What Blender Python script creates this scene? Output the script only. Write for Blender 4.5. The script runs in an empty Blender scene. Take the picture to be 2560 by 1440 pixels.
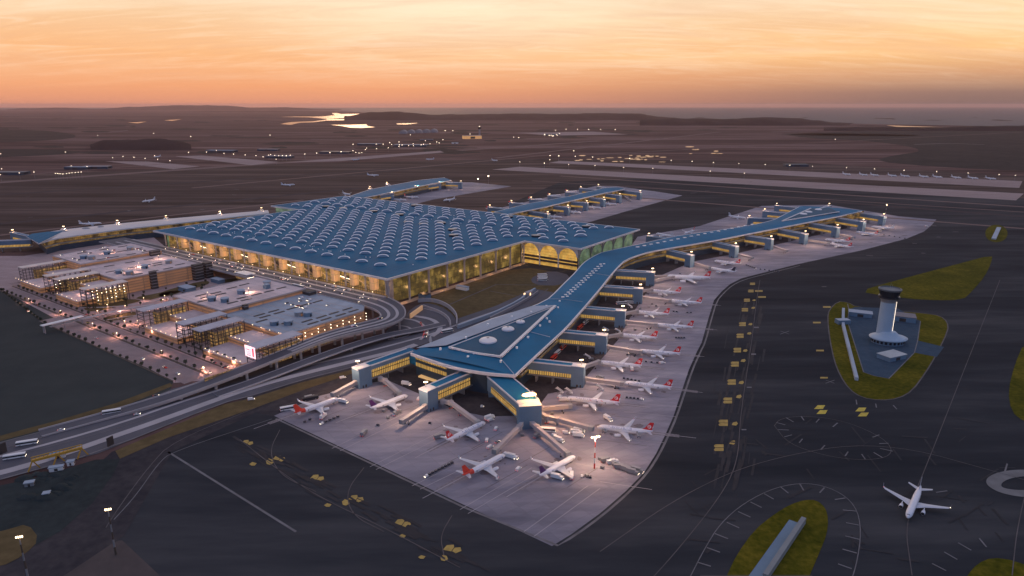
import bpy, math, random
from mathutils import Vector, noise as mnoise
random.seed(7)
S = bpy.context.scene
# ---------------------------------------------------------------- camera
F_PX, H, HOR = 1690.0, 235.0, 262.0
PITCH = math.atan((720 - HOR) / F_PX)
SP, CP = math.sin(PITCH), math.cos(PITCH)
cd = bpy.data.cameras.new('camera'); cam = bpy.data.objects.new('camera', cd)
S.collection.objects.link(cam); S.camera = cam
cam.location = (0, 0, H); cam.rotation_euler = (math.pi/2 - PITCH, 0, 0)
cd.sensor_width = 36; cd.lens = F_PX / 2560 * 36; cd.clip_start = 1; cd.clip_end = 250000
# ---------------------------------------------------------------- exposure, world, sun
S.view_settings.view_transform = 'Standard'; S.view_settings.look = 'None'
S.view_settings.exposure = 0.22; S.view_settings.gamma = 1
W = bpy.data.worlds.new('World'); S.world = W; W.use_nodes = True
def build_world():
    nt = W.node_tree; N = nt.nodes; L = nt.links; N.clear()
    out = N.new('ShaderNodeOutputWorld'); bg = N.new('ShaderNodeBackground'); L.new(bg.outputs[0], out.inputs[0])
    tc = N.new('ShaderNodeTexCoord'); sep = N.new('ShaderNodeSeparateXYZ'); L.new(tc.outputs['Generated'], sep.inputs[0])
    def math_(op, a, b=None, c=None):
        n = N.new('ShaderNodeMath'); n.operation = op
        for i, v in enumerate((a, b, c)):
            if v is None: continue
            if isinstance(v, (int, float)): n.inputs[i].default_value = v
            else: L.new(v, n.inputs[i])
        return n.outputs[0]
    def ramp(fac, stops, mode='LINEAR'):
        r = N.new('ShaderNodeValToRGB'); L.new(fac, r.inputs[0]); r.color_ramp.interpolation = mode
        e = r.color_ramp.elements
        while len(e) < len(stops): e.new(0.5)
        for k, (p, col) in enumerate(stops):
            e[k].position = p; e[k].color = (*col, 1)
        return r.outputs[0]
    def mix(f, a, b):
        m = N.new('ShaderNodeMix'); m.data_type = 'RGBA'
        if isinstance(f, (int, float)): m.inputs[0].default_value = f
        else: L.new(f, m.inputs[0])
        for i, v in ((6, a), (7, b)):
            if isinstance(v, tuple): m.inputs[i].default_value = (*v, 1)
            else: L.new(v, m.inputs[i])
        return m.outputs[2]
    x, y, z = sep.outputs
    # front-sky gradient over elevation (z = sine of elevation; 8 degrees = .14)
    el = math_('MULTIPLY', z, 2.0)
    west = ramp(el, [(0.0, (.66, .27, .17)), (.05, (.80, .34, .16)), (.13, (.86, .44, .20)), (.22, (.84, .54, .31)), (.34, (.80, .62, .44)), (.55, (.42, .44, .58)), (1.0, (.28, .34, .52))])
    east = ramp(el, [(0.0, (.20, .125, .115)), (.03, (.29, .17, .135)), (.075, (.60, .31, .165)), (.13, (.92, .53, .23)), (.22, (.92, .64, .36)), (.34, (.80, .66, .50)), (.55, (.38, .42, .57)), (1.0, (.28, .34, .52))])
    azr = math_('DIVIDE', x, math_('MAXIMUM', y, .05))
    azf = N.new('ShaderNodeMapRange'); azf.interpolation_type = 'SMOOTHSTEP'
    L.new(azr, azf.inputs[0]); azf.inputs[1].default_value = -.25; azf.inputs[2].default_value = .7
    front = mix(azf.outputs[0], west, east)
    gl = N.new('ShaderNodeMapRange'); gl.interpolation_type = 'SMOOTHSTEP'; L.new(math_('ABSOLUTE', math_('ADD', azr, .06)), gl.inputs[0]); gl.inputs[1].default_value = .42; gl.inputs[2].default_value = .02
    gz = N.new('ShaderNodeMapRange'); gz.interpolation_type = 'SMOOTHSTEP'; L.new(z, gz.inputs[0]); gz.inputs[1].default_value = .035; gz.inputs[2].default_value = .13
    front = mix(math_('MULTIPLY', math_('MULTIPLY', gl.outputs[0], gz.outputs[0]), .62), front, (1.0, .84, .60))
    # thin streaked cloud sheets on a plane overhead
    den = math_('ADD', math_('MAXIMUM', z, 0), .13)
    cx = math_('DIVIDE', x, den); cy = math_('DIVIDE', y, den)
    cmb = N.new('ShaderNodeCombineXYZ'); L.new(cx, cmb.inputs[0]); L.new(cy, cmb.inputs[1])
    mp = N.new('ShaderNodeMapping'); L.new(cmb.outputs[0], mp.inputs[0]); mp.inputs['Rotation'].default_value = (0, 0, math.radians(-38)); mp.inputs['Scale'].default_value = (.30, .80, 1)
    nz = N.new('ShaderNodeTexNoise'); L.new(mp.outputs[0], nz.inputs[0]); nz.inputs['Scale'].default_value = 1.3; nz.inputs['Detail'].default_value = 7; nz.inputs['Roughness'].default_value = .56; nz.inputs['Distortion'].default_value = 1.1
    cl = N.new('ShaderNodeMapRange'); L.new(nz.outputs[0], cl.inputs[0]); cl.inputs[1].default_value = .40; cl.inputs[2].default_value = .78; cl.interpolation_type = 'SMOOTHSTEP'
    fadez = N.new('ShaderNodeMapRange'); L.new(z, fadez.inputs[0]); fadez.inputs[1].default_value = .015; fadez.inputs[2].default_value = .07
    cf = math_('MULTIPLY', math_('MULTIPLY', cl.outputs[0], fadez.outputs[0]), .46)
    front = mix(cf, front, (1.0, .82, .60))
    mp2 = N.new('ShaderNodeMapping'); L.new(cmb.outputs[0], mp2.inputs[0]); mp2.inputs['Rotation'].default_value = (0, 0, math.radians(22)); mp2.inputs['Scale'].default_value = (.42, .95, 1); mp2.inputs['Location'].default_value = (3.1, 1.7, 0)
    nz2 = N.new('ShaderNodeTexNoise'); L.new(mp2.outputs[0], nz2.inputs[0]); nz2.inputs['Scale'].default_value = .75; nz2.inputs['Detail'].default_value = 6; nz2.inputs['Roughness'].default_value = .55
    dk = N.new('ShaderNodeMapRange'); L.new(nz2.outputs[0], dk.inputs[0]); dk.inputs[1].default_value = .48; dk.inputs[2].default_value = .72
    df = math_('MULTIPLY', math_('MULTIPLY', dk.outputs[0], fadez.outputs[0]), .5)
    front = mix(df, front, (.66, .33, .20))
    mp3 = N.new('ShaderNodeMapping'); L.new(cmb.outputs[0], mp3.inputs[0]); mp3.inputs['Rotation'].default_value = (0, 0, math.radians(-58)); mp3.inputs['Scale'].default_value = (.9, 3.4, 1)
    nz3 = N.new('ShaderNodeTexNoise'); L.new(mp3.outputs[0], nz3.inputs[0]); nz3.inputs['Scale'].default_value = 1.6; nz3.inputs['Detail'].default_value = 9; nz3.inputs['Roughness'].default_value = .66; nz3.inputs['Distortion'].default_value = 1.4
    ws = N.new('ShaderNodeMapRange'); L.new(nz3.outputs[0], ws.inputs[0]); ws.inputs[1].default_value = .48; ws.inputs[2].default_value = .74
    front = mix(math_('MULTIPLY', math_('MULTIPLY', ws.outputs[0], fadez.outputs[0]), .34), front, (1.0, .80, .62))
    ws2 = N.new('ShaderNodeMapRange'); L.new(nz3.outputs[0], ws2.inputs[0]); ws2.inputs[1].default_value = .50; ws2.inputs[2].default_value = .28
    front = mix(math_('MULTIPLY', math_('MULTIPLY', ws2.outputs[0], fadez.outputs[0]), .22), front, (.70, .38, .27))
    # behind and overhead: Nishita twilight, blue
    sky = N.new('ShaderNodeTexSky'); sky.sky_type = 'NISHITA'; sky.sun_disc = False
    sky.sun_elevation = math.radians(3); sky.sun_rotation = math.radians(-10); sky.air_density = 1.2; sky.dust_density = 2
    sk = mix(1.0, sky.outputs[0], sky.outputs[0])
    sc = N.new('ShaderNodeVectorMath'); sc.operation = 'SCALE'; L.new(sk, sc.inputs[0]); sc.inputs['Scale'].default_value = .02
    back = N.new('ShaderNodeVectorMath'); back.operation = 'ADD'; L.new(sc.outputs[0], back.inputs[0]); back.inputs[1].default_value = (.225, .27, .435)
    ff = N.new('ShaderNodeMapRange'); ff.interpolation_type = 'SMOOTHSTEP'; L.new(y, ff.inputs[0]); ff.inputs[1].default_value = -.25; ff.inputs[2].default_value = .6
    fin = mix(ff.outputs[0], back.outputs[0], front)
    L.new(fin, bg.inputs[0]); bg.inputs[1].default_value = 1.0
build_world()
sd = bpy.data.lights.new('sun', 'SUN'); sun = bpy.data.objects.new('sun', sd); S.collection.objects.link(sun)
sd.energy = .12; sd.color = (1, .62, .36); sd.angle = math.radians(12)
sun.rotation_euler = (math.radians(-84), 0, math.radians(10))
try:
    S.cycles.volume_bounces = 1; S.cycles.sample_clamp_indirect = 4
except Exception: pass
# ---------------------------------------------------------------- helpers
def P(x, y, z=0.0):
    """world point at height z seen at photograph point x, y"""
    d = F_PX*SP + (y-720)*CP; t = (H-z)/d
    return (x-1280)*t, (F_PX*CP - (y-720)*SP)*t
AU = math.radians(144.2); U = Vector((math.cos(AU), math.sin(AU))); V = Vector((math.sin(AU), -math.cos(AU)))
F0 = Vector(P(968, 698, 35))
def T(u, v): q = F0 + U*u + V*v; return (q.x, q.y)
def PP(pts, z=0.0): return [P(x, y, z) for x, y in pts]
def TT(pts): return [T(*q) for q in pts]
MATS = {}
def mat(name, col, rough=.6, metal=0.0, emit=None, es=0.0, var=.12, vs=.08, sample=True, spec=.5):
    if name in MATS: return MATS[name]
    m = bpy.data.materials.new(name); m.use_nodes = True; nt = m.node_tree; N = nt.nodes; L = nt.links
    b = N['Principled BSDF']; b.inputs['Roughness'].default_value = rough; b.inputs['Metallic'].default_value = metal; b.inputs['Specular IOR Level'].default_value = spec
    tc = N.new('ShaderNodeTexCoord'); nz = N.new('ShaderNodeTexNoise'); nz.inputs['Scale'].default_value = vs; nz.inputs['Detail'].default_value = 5
    L.new(tc.outputs['Object'], nz.inputs[0])
    mr = N.new('ShaderNodeMapRange'); L.new(nz.outputs[0], mr.inputs[0]); mr.inputs[1].default_value = .3; mr.inputs[2].default_value = .7; mr.inputs[3].default_value = 1-var; mr.inputs[4].default_value = 1+var
    vm = N.new('ShaderNodeVectorMath'); vm.operation = 'SCALE'; vm.inputs[0].default_value = col; L.new(mr.outputs[0], vm.inputs['Scale'])
    L.new(vm.outputs[0], b.inputs['Base Color'])
    if emit: b.inputs['Emission Color'].default_value = (*emit, 1); b.inputs['Emission Strength'].default_value = es
    if emit and not sample: m.cycles.emission_sampling = 'NONE'
    MATS[name] = m; return m
def ground_mat(name, stops, scales=((.0012, 1, 1), (.02, 1, 1)), rough=.95, rot=0.0, wt=.5, spec=.04, lines=None):
    """two noise layers on world-aligned coordinates through a colour ramp; optional slab joints"""
    m = bpy.data.materials.new(name); m.use_nodes = True; nt = m.node_tree; N = nt.nodes; L = nt.links
    b = N['Principled BSDF']; b.inputs['Roughness'].default_value = rough; b.inputs['Specular IOR Level'].default_value = spec
    g = N.new('ShaderNodeNewGeometry'); fs = []
    for s, sx, sy in scales:
        mp = N.new('ShaderNodeMapping'); L.new(g.outputs['Position'], mp.inputs[0]); mp.inputs['Rotation'].default_value = (0, 0, rot); mp.inputs['Scale'].default_value = (s*sx, s*sy, s)
        nz = N.new('ShaderNodeTexNoise'); nz.inputs['Scale'].default_value = 1; nz.inputs['Detail'].default_value = 6; nz.inputs['Roughness'].default_value = .6
        L.new(mp.outputs[0], nz.inputs[0]); fs.append(nz.outputs[0])
    mx = N.new('ShaderNodeMix'); mx.inputs[0].default_value = wt; L.new(fs[0], mx.inputs[2]); L.new(fs[1], mx.inputs[3])
    r = N.new('ShaderNodeValToRGB'); L.new(mx.outputs[0], r.inputs[0]); e = r.color_ramp.elements
    while len(e) < len(stops): e.new(.5)
    for k, (p, c) in enumerate(stops): e[k].position = p; e[k].color = (*c, 1)
    colout = r.outputs[0]
    if lines:
        w, h, depth = lines
        mp = N.new('ShaderNodeMapping'); L.new(g.outputs['Position'], mp.inputs[0]); mp.inputs['Rotation'].default_value = (0, 0, rot)
        br = N.new('ShaderNodeTexBrick'); L.new(mp.outputs[0], br.inputs[0]); br.offset = 0; br.inputs['Scale'].default_value = 1
        br.inputs['Color1'].default_value = (1, 1, 1, 1); br.inputs['Color2'].default_value = (.86, .87, .9, 1); br.inputs['Mortar'].default_value = (depth, depth, depth, 1)
        br.inputs['Mortar Size'].default_value = .2; br.inputs['Brick Width'].default_value = w; br.inputs['Row Height'].default_value = h
        mm = N.new('ShaderNodeMix'); mm.data_type = 'RGBA'; mm.blend_type = 'MULTIPLY'; mm.inputs[0].default_value = 1; L.new(colout, mm.inputs[6]); L.new(br.outputs[0], mm.inputs[7]); colout = mm.outputs[2]
    L.new(colout, b.inputs['Base Color']); MATS[name] = m; return m
def lit_mat(name, bw, rh, strength, col=(1, .60, .16), col2=(.8, .40, .08), base=(.03, .035, .035), ns=.06, lo=.42, hi=.62, mortar=.25, dark=.12, rough=.2):
    """lit rooms behind glazing, or lamplight put into walls as glow: panes by UV in metres, lit patches by noise"""
    m = bpy.data.materials.new(name); m.use_nodes = True; nt = m.node_tree; N = nt.nodes; L = nt.links
    b = N['Principled BSDF']; b.inputs['Roughness'].default_value = rough; b.inputs['Base Color'].default_value = (*base, 1)
    uv = N.new('ShaderNodeUVMap'); br = N.new('ShaderNodeTexBrick'); L.new(uv.outputs[0], br.inputs[0]); br.offset = 0
    br.inputs['Scale'].default_value = 1; br.inputs['Brick Width'].default_value = bw; br.inputs['Row Height'].default_value = rh; br.inputs['Mortar Size'].default_value = mortar; br.inputs['Bias'].default_value = 0
    br.inputs['Color1'].default_value = (*col, 1); br.inputs['Color2'].default_value = (*col2, 1); br.inputs['Mortar'].default_value = (.01, .008, .004, 1)
    nz = N.new('ShaderNodeTexNoise'); L.new(uv.outputs[0], nz.inputs[0]); nz.inputs['Scale'].default_value = ns; nz.inputs['Detail'].default_value = 5; nz.inputs['Roughness'].default_value = .65
    mr = N.new('ShaderNodeMapRange'); L.new(nz.outputs[0], mr.inputs[0]); mr.inputs[1].default_value = lo; mr.inputs[2].default_value = hi; mr.inputs[3].default_value = dark; mr.inputs[4].default_value = 1
    ml = N.new('ShaderNodeMath'); ml.operation = 'MULTIPLY'; ml.inputs[1].default_value = strength; L.new(mr.outputs[0], ml.inputs[0])
    L.new(br.outputs[0], b.inputs['Emission Color']); L.new(ml.outputs[0], b.inputs['Emission Strength'])
    MATS[name] = m; return m

class MB:
    def __init__(s): s.v = []; s.f = []; s.m = []; s.uv = []; s.mats = []
    def mi(s, m):
        if m not in s.mats: s.mats.append(m)
        return s.mats.index(m)
    def face(s, pts, m, uv=None):
        i = len(s.v); s.v += [tuple(p) for p in pts]; s.f.append(tuple(range(i, i+len(pts)))); s.m.append(s.mi(m)); s.uv.append(uv); return s
    def grid(s, rows, m, close=False):
        i = len(s.v); n = len(rows[0]); mi = s.mi(m)
        for r in rows: s.v += [tuple(p) for p in r]
        for a in range(len(rows)-1):
            for b in range(n if close else n-1):
                c = (b+1) % n
                s.f.append((i+a*n+b, i+a*n+c, i+(a+1)*n+c, i+(a+1)*n+b)); s.m.append(mi); s.uv.append(None)
        return s
    def prism(s, pts, z0, z1, m, mtop=None, bottom=True):
        pts = ccw(pts)
        s.face([(x, y, z1) for x, y in pts], mtop or m)
        if bottom: s.face([(x, y, z0) for x, y in reversed(pts)], m)
        d = 0
        for a, b in zip(pts, pts[1:]+pts[:1]):
            l = math.dist(a, b); s.face([(*a, z0), (*b, z0), (*b, z1), (*a, z1)], m, [(d, 0), (d+l, 0), (d+l, z1-z0), (d, z1-z0)]); d += l
        return s
    def wall(s, pts, z0, z1, m, closed=False):
        d = 0; q = list(pts) + ([pts[0]] if closed else [])
        for a, b in zip(q, q[1:]):
            l = math.dist(a, b); s.face([(*a, z0), (*b, z0), (*b, z1), (*a, z1)], m, [(d, 0), (d+l, 0), (d+l, z1-z0), (d, z1-z0)]); d += l
        return s
    def box(s, cx, cy, z0, z1, lx, ly, m, rot=0.0, mtop=None):
        c, n = math.cos(rot), math.sin(rot)
        return s.prism([(cx+a*lx/2*c-b*ly/2*n, cy+a*lx/2*n+b*ly/2*c) for a, b in ((-1, -1), (1, -1), (1, 1), (-1, 1))], z0, z1, m, mtop)
    def bar(s, a, b, w, h, m):
        """box beam from a to b (3-D centre line), width w, height h"""
        a = Vector(a); b = Vector(b); d = (b-a); dn = d.normalized(); up = Vector((0, 0, 1)) if abs(dn.z) < .95 else Vector((0, 1, 0))
        sx = dn.cross(up).normalized()*w/2; sz = sx.normalized().cross(dn)*h/2
        ra = [a-sx-sz, a+sx-sz, a+sx+sz, a-sx+sz]; rb = [p+d for p in ra]
        s.grid([ra, rb], m, True); s.face(list(reversed(ra)), m); s.face(rb, m); return s
    def lathe(s, cx, cy, prof, m, n=16, sx=1.0, sy=1.0, cap=True):
        rows = [[(cx+r*sx*math.cos(2*math.pi*k/n), cy+r*sy*math.sin(2*math.pi*k/n), z) for k in range(n)] for r, z in prof]
        s.grid(rows, m, True)
        if cap: s.face(rows[-1], m); s.face(list(reversed(rows[0])), m)
        return s
    def ribbon(s, pts, w, z, m, thick=0.0, off=0.0):
        """flat band along a polyline; z a number or one per point"""
        n = len(pts); zs = z if isinstance(z, (list, tuple)) else [z]*n; l = []; r = []
        for i, p in enumerate(pts):
            a = Vector(pts[max(0, i-1)]); b = Vector(pts[min(n-1, i+1)]); t = (b-a).normalized(); nn = Vector((-t.y, t.x)); c = Vector(p)+nn*off
            l.append((c.x+nn.x*w/2, c.y+nn.y*w/2, zs[i])); r.append((c.x-nn.x*w/2, c.y-nn.y*w/2, zs[i]))
        if thick:
            lo = lambda q: (q[0], q[1], q[2]-thick)
            rows = [[r[i], l[i], lo(l[i]), lo(r[i])] for i in range(n)]
            s.grid(rows, m, True); s.face(list(reversed(rows[0])), m); s.face(rows[-1], m)
        else: s.grid([[r[i], l[i]] for i in range(n)], m)
        return s
    def dome(s, cx, cy, z, rx, ry, h, m, rot=0.0, nr=4, na=14, power=.5):
        rows = []; c, n = math.cos(rot), math.sin(rot)
        for i in range(nr+1):
            a = i/nr*math.pi/2; r = math.cos(a); zz = z+h*math.sin(a); r = max(r, .02)
            rows.append([(cx+(rx*r*math.cos(t))*c-(ry*r*math.sin(t))*n, cy+(rx*r*math.cos(t))*n+(ry*r*math.sin(t))*c, zz) for t in [2*math.pi*k/na for k in range(na)]])
        s.grid(rows, m, True); s.face(rows[-1], m); return s
def ccw(p):
    a = sum(p[i][0]*p[(i+1) % len(p)][1]-p[(i+1) % len(p)][0]*p[i][1] for i in range(len(p)))
    return list(p) if a > 0 else list(reversed(p))
def inset(p, d):
    p = ccw(p); n = len(p); o = []
    for i in range(n):
        a, b, c = Vector(p[i-1]), Vector(p[i]), Vector(p[(i+1) % n]); t1 = (b-a).normalized(); t2 = (c-b).normalized()
        n1 = Vector((-t1.y, t1.x)); n2 = Vector((-t2.y, t2.x)); m = n1+n2; k = max(.3, 1+n1.dot(n2)); q = b+m*(d/k); o.append((q.x, q.y))
    return o
def smooth(pts, it=2):
    p = [tuple(q) for q in pts]
    for _ in range(it):
        n = [p[0]]
        for a, b in zip(p, p[1:]):
            n += [tuple(a[i]*.75+b[i]*.25 for i in range(len(a))), tuple(a[i]*.25+b[i]*.75 for i in range(len(a)))]
        n.append(p[-1]); p = n
    return p
def smooth_closed(pts, it=2):
    p = [tuple(q) for q in pts]
    for _ in range(it):
        n = []
        for a, b in zip(p, p[1:]+p[:1]): n += [tuple(a[i]*.75+b[i]*.25 for i in range(2)), tuple(a[i]*.25+b[i]*.75 for i in range(2))]
        p = n
    return p
def resample(pts, n):
    p = [Vector(q) for q in pts]; d = [0]
    for a, b in zip(p, p[1:]): d.append(d[-1]+(b-a).length)
    o = []
    for k in range(n):
        t = d[-1]*k/(n-1); i = 0
        while i < len(d)-2 and d[i+1] < t: i += 1
        f = (t-d[i])/max(1e-6, d[i+1]-d[i]); o.append(tuple(p[i].lerp(p[i+1], f)))
    return o
ORG = {}; KIDS = {}
def make(name, mb, parent=None, smooth_=False, label=None):
    o0 = ORG.get(parent.name, Vector((0, 0, 0))) if parent else Vector((0, 0, 0))
    me = bpy.data.meshes.new(name); me.from_pydata([(x-o0.x, y-o0.y, z-o0.z) for x, y, z in mb.v], [], mb.f)
    for m in mb.mats: me.materials.append(m)
    for i, p in enumerate(me.polygons): p.material_index = mb.m[i]; p.use_smooth = smooth_
    if any(mb.uv):
        ul = me.uv_layers.new(name='UVMap')
        for i, p in enumerate(me.polygons):
            if mb.uv[i]:
                for k, li in enumerate(p.loop_indices): ul.data[li].uv = mb.uv[i][k]
    o = bpy.data.objects.new(name, me); S.collection.objects.link(o); KIDS[o.name] = []
    if parent: o.parent = parent; ORG[o.name] = o0; KIDS[parent.name].append(o)
    if label: o['label'] = label
    return o
def struct(name, mb, **k): o = make(name, mb, **k); o['kind'] = 'structure'; return o
def thing(name, label, cat, loc=(0, 0, 0), rz=0.0, group=None):
    o = bpy.data.objects.new(name, None); S.collection.objects.link(o); o.location = loc; o.rotation_euler = (0, 0, rz); o.empty_display_size = 2
    o['label'] = label; o['category'] = cat
    if group: o['group'] = group
    ORG[o.name] = Vector(loc); KIDS[o.name] = []; return o
def solo(name, mb, label, cat, group=None, smooth_=False):
    o = make(name, mb, smooth_=smooth_); o['label'] = label; o['category'] = cat
    if group: o['group'] = group
    return o
USED = set()
def put(src, loc, rz=0.0, label=None, group=None, scale=None, cat=None):
    """place a thing: its first use moves it, later uses copy it with its parts"""
    if src.name not in USED: USED.add(src.name); o = src
    else: o = copy_tree(src)
    o.location = loc; o.rotation_euler = (0, 0, rz)
    if scale: o.scale = (scale,)*3
    if label: o['label'] = label
    if group: o['group'] = group
    if cat: o['category'] = cat
    return o
def copy_tree(o, parent=None):
    c = o.copy(); S.collection.objects.link(c)
    if parent: c.parent = parent
    KIDS[c.name] = []
    for k in KIDS.get(o.name, []): KIDS[c.name].append(copy_tree(k, c))
    return c
def plight(name, loc, power, col=(1, .62, .3), parent=None, radius=.6):
    l = bpy.data.lights.new(name, 'POINT'); l.energy = power; l.color = col; l.shadow_soft_size = radius
    o = bpy.data.objects.new(name, l); S.collection.objects.link(o); o.location = loc
    if parent: o.parent = parent
    KIDS[o.name] = []
    if parent: KIDS[parent.name].append(o)
    return o
ORD = ['first', 'second', 'third', 'fourth', 'fifth', 'sixth', 'seventh', 'eighth', 'ninth', 'tenth', 'eleventh', 'twelfth', 'thirteenth', 'fourteenth', 'fifteenth', 'sixteenth', 'seventeenth', 'eighteenth', 'nineteenth', 'twentieth']
def nth(i):
    if i < 20: return ORD[i]
    t = ['twenty', 'thirty', 'forty', 'fifty', 'sixty', 'seventy', 'eighty', 'ninety'][(i+1)//10-2]; r = (i+1) % 10
    return t + ('-'+ORD[r-1] if r else 'th').replace('tyth', 'tieth') if r else t[:-1]+'ieth'
# ---------------------------------------------------------------- materials
M = dict(
 roof=mat('blue_roof_metal', (.011, .148, .275), .7, 0, var=.16, vs=.02, spec=.12),
 roof2=mat('dark_blue_roof', (.03, .105, .17), .7, 0, var=.15, vs=.03, spec=.12),
 roofgrey=mat('blue_grey_roof', (.36, .42, .49), .7, 0, var=.12, vs=.03, spec=.15),
 fascia=mat('pale_metal_edge', (.62, .64, .70), .45, .3, var=.05),
 white=mat('white_paint', (.78, .78, .78), .4, 0, var=.04),
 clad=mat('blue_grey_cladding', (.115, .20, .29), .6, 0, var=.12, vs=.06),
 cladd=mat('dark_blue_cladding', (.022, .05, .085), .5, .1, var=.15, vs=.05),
 conc=mat('pale_concrete', (.36, .33, .33), .85, var=.14, vs=.05),
 deck=mat('parking_deck', (.64, .51, .50), .8, var=.2, vs=.04),
 deckb=mat('blue_grey_deck', (.32, .37, .43), .8, var=.2, vs=.04),
 orange=mat('warm_lit_wall', (.46, .30, .18), .8, var=.25, vs=.12, emit=(1, .38, .12), es=.10),
 asph=mat('road_asphalt', (.085, .085, .105), .85, var=.15, vs=.04),
 median=mat('median_concrete', (.40, .37, .38), .85, var=.1, vs=.05),
 dark=mat('dark_steel', (.035, .032, .035), .6, var=.1),
 steel=mat('grey_steel', (.30, .31, .33), .5, .4, var=.1),
 glassd=mat('dark_glass', (.02, .025, .035), .12, .0, var=.1),
 red=mat('red_paint', (.62, .02, .025), .35, var=.05),
 redor=mat('orange_red_paint', (.72, .06, .03), .35, var=.05),
 purple=mat('purple_paint', (.07, .01, .12), .35, var=.05),
 navy=mat('navy_paint', (.015, .02, .05), .35, var=.05),
 skin=mat('aircraft_white', (.74, .76, .82), .32, .0, var=.03, vs=.3),
 wing=mat('wing_grey_white', (.52, .55, .62), .35, .1, var=.05, vs=.3),
 rubber=mat('black_rubber', (.015, .015, .015), .8),
 lamp=mat('warm_lamp_glow', (.9, .8, .6), .5, emit=(1, .70, .38), es=6),
 lampw=mat('white_lamp_glow', (.9, .9, .9), .5, emit=(1, .80, .56), es=7),
 lampfar=mat('distant_lamp_glow', (.9, .8, .6), .5, emit=(1, .78, .55), es=6, sample=False),
 redlamp=mat('red_lamp_glow', (.6, .05, .05), .5, emit=(1, .05, .03), es=1.3, sample=False),
 yellow=mat('yellow_marking', (.42, .29, .07), .8, var=.2, vs=.3),
 yellow2=mat('bright_yellow_marking', (.58, .45, .06), .8, var=.2, vs=.3),
 line=mat('worn_white_line', (.15, .145, .155), .8, var=.25, vs=.1),
 linef=mat('faint_line', (.095, .082, .085), .8, var=.3, vs=.05),
 domeg=mat('skylight_glass', (.13, .22, .31), .25, .3, var=.1),
 rim=mat('skylight_rim', (.95, .95, .96), .35, .2, var=.03),
 leaf=mat('dark_foliage', (.045, .055, .03), .9, var=.4, vs=1.0),
 bark=mat('bark', (.08, .06, .045), .9),
 yellowp=mat('yellow_machine_paint', (.5, .28, .03), .5),
 bluep=mat('blue_tarpaulin', (.08, .25, .45), .6),
)
M['tglass'] = lit_mat('terminal_glazing', 2.6, 6.5, .62, ns=.07, lo=.42, hi=.74, mortar=.22, dark=.10, col=(1, .58, .13), col2=(.62, .34, .06))
M['tside'] = lit_mat('terminal_side_glazing', 2.2, 9.0, .62, ns=.05, lo=.46, hi=.80, mortar=.20, dark=.12, col=(1, .62, .14), col2=(.5, .34, .08))
M['arch'] = lit_mat('arched_window_glow', 2.4, 4.2, .62, col=(1, .60, .14), col2=(1, .50, .09), ns=.05, lo=.30, hi=.55, mortar=.12, dark=.35)
M['tgreen'] = lit_mat('green_side_glazing', 4.0, 6.0, .34, col=(.45, .62, .30), col2=(.35, .5, .35), base=(.05, .10, .10), ns=.04, lo=.4, hi=.65, mortar=.12, dark=.25)
M['band'] = lit_mat('lit_window_band', 2.0, 4.5, .62, col=(1, .60, .17), col2=(.8, .42, .09), ns=.08, lo=.3, hi=.6, mortar=.35, dark=.45)
M['bandd'] = lit_mat('dim_window_band', 2.2, 3.2, .28, col=(1, .60, .17), col2=(.7, .4, .1), ns=.06, lo=.35, hi=.65, mortar=.4, dark=.15)
M['pglass'] = lit_mat('concourse_glazing', 3.0, 4.2, .30, ns=.05, lo=.42, hi=.64, mortar=.22, dark=.05)
M['park'] = lit_mat('parking_levels_glow', 30, 3.6, .24, col=(1, .40, .14), col2=(.7, .26, .09), base=(.3, .2, .13), ns=.05, lo=.3, hi=.7, mortar=.7, dark=.35, rough=.8)  # garage and terrace walls: orange lamplight put in as glow
M['parkg'] = lit_mat('gallery_levels_glow', 4.2, 3.6, .42, col=(1, .58, .18), col2=(.8, .42, .12), base=(.12, .09, .06), ns=.12, lo=.35, hi=.65, mortar=.6, dark=.06, rough=.8)
M['entr'] = lit_mat('entrance_tower_glow', 6, 9, .34, col=(1, .50, .22), col2=(1, .42, .16), base=(.4, .3, .2), ns=.06, lo=.3, hi=.6, mortar=.3, dark=.35, rough=.7)  # entrance towers and ramps: warm lighting put in as glow
M['ground'] = ground_mat('earth', [(.35, (.030, .017, .018)), (.46, (.080, .047, .045)), (.55, (.15, .092, .085)), (.66, (.30, .20, .18))], ((.0009, .3, 2.6), (.006, .25, 2.2)), rot=math.radians(28), wt=.5)
M['hill'] = ground_mat('hill_scrub', [(.3, (.018, .012, .014)), (.5, (.036, .025, .027)), (.7, (.075, .052, .05))], ((.0006, 1, 1), (.004, 1, 1)))
M['field'] = ground_mat('dark_field', [(.35, (.042, .050, .050)), (.65, (.062, .070, .067))], ((.004, 1, 1), (.03, 1, 1)))
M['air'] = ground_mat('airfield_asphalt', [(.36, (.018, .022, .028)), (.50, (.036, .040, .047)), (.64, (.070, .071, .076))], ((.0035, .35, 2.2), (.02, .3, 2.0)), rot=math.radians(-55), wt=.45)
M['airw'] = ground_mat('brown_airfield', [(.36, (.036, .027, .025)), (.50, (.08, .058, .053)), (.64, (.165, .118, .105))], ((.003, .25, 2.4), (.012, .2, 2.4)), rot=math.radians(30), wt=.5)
M['apron'] = ground_mat('apron_concrete', [(.32, (.155, .15, .18)), (.5, (.28, .265, .305)), (.68, (.42, .39, .425))], ((.008, .35, 1.6), (.05, .3, 1.5)), rot=math.radians(-35), wt=.5, rough=.75, lines=(15, 7.5, .84))
M['grass'] = ground_mat('yellow_green_grass', [(.36, (.040, .046, .004)), (.5, (.085, .080, .007)), (.64, (.16, .125, .014))], ((.02, 1, 1), (.25, 1, 1)))
M['grassd'] = ground_mat('dull_grass', [(.3, (.085, .062, .032)), (.5, (.125, .092, .045)), (.7, (.18, .13, .065))], ((.015, 1, 1), (.12, 1, 1)))
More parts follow.
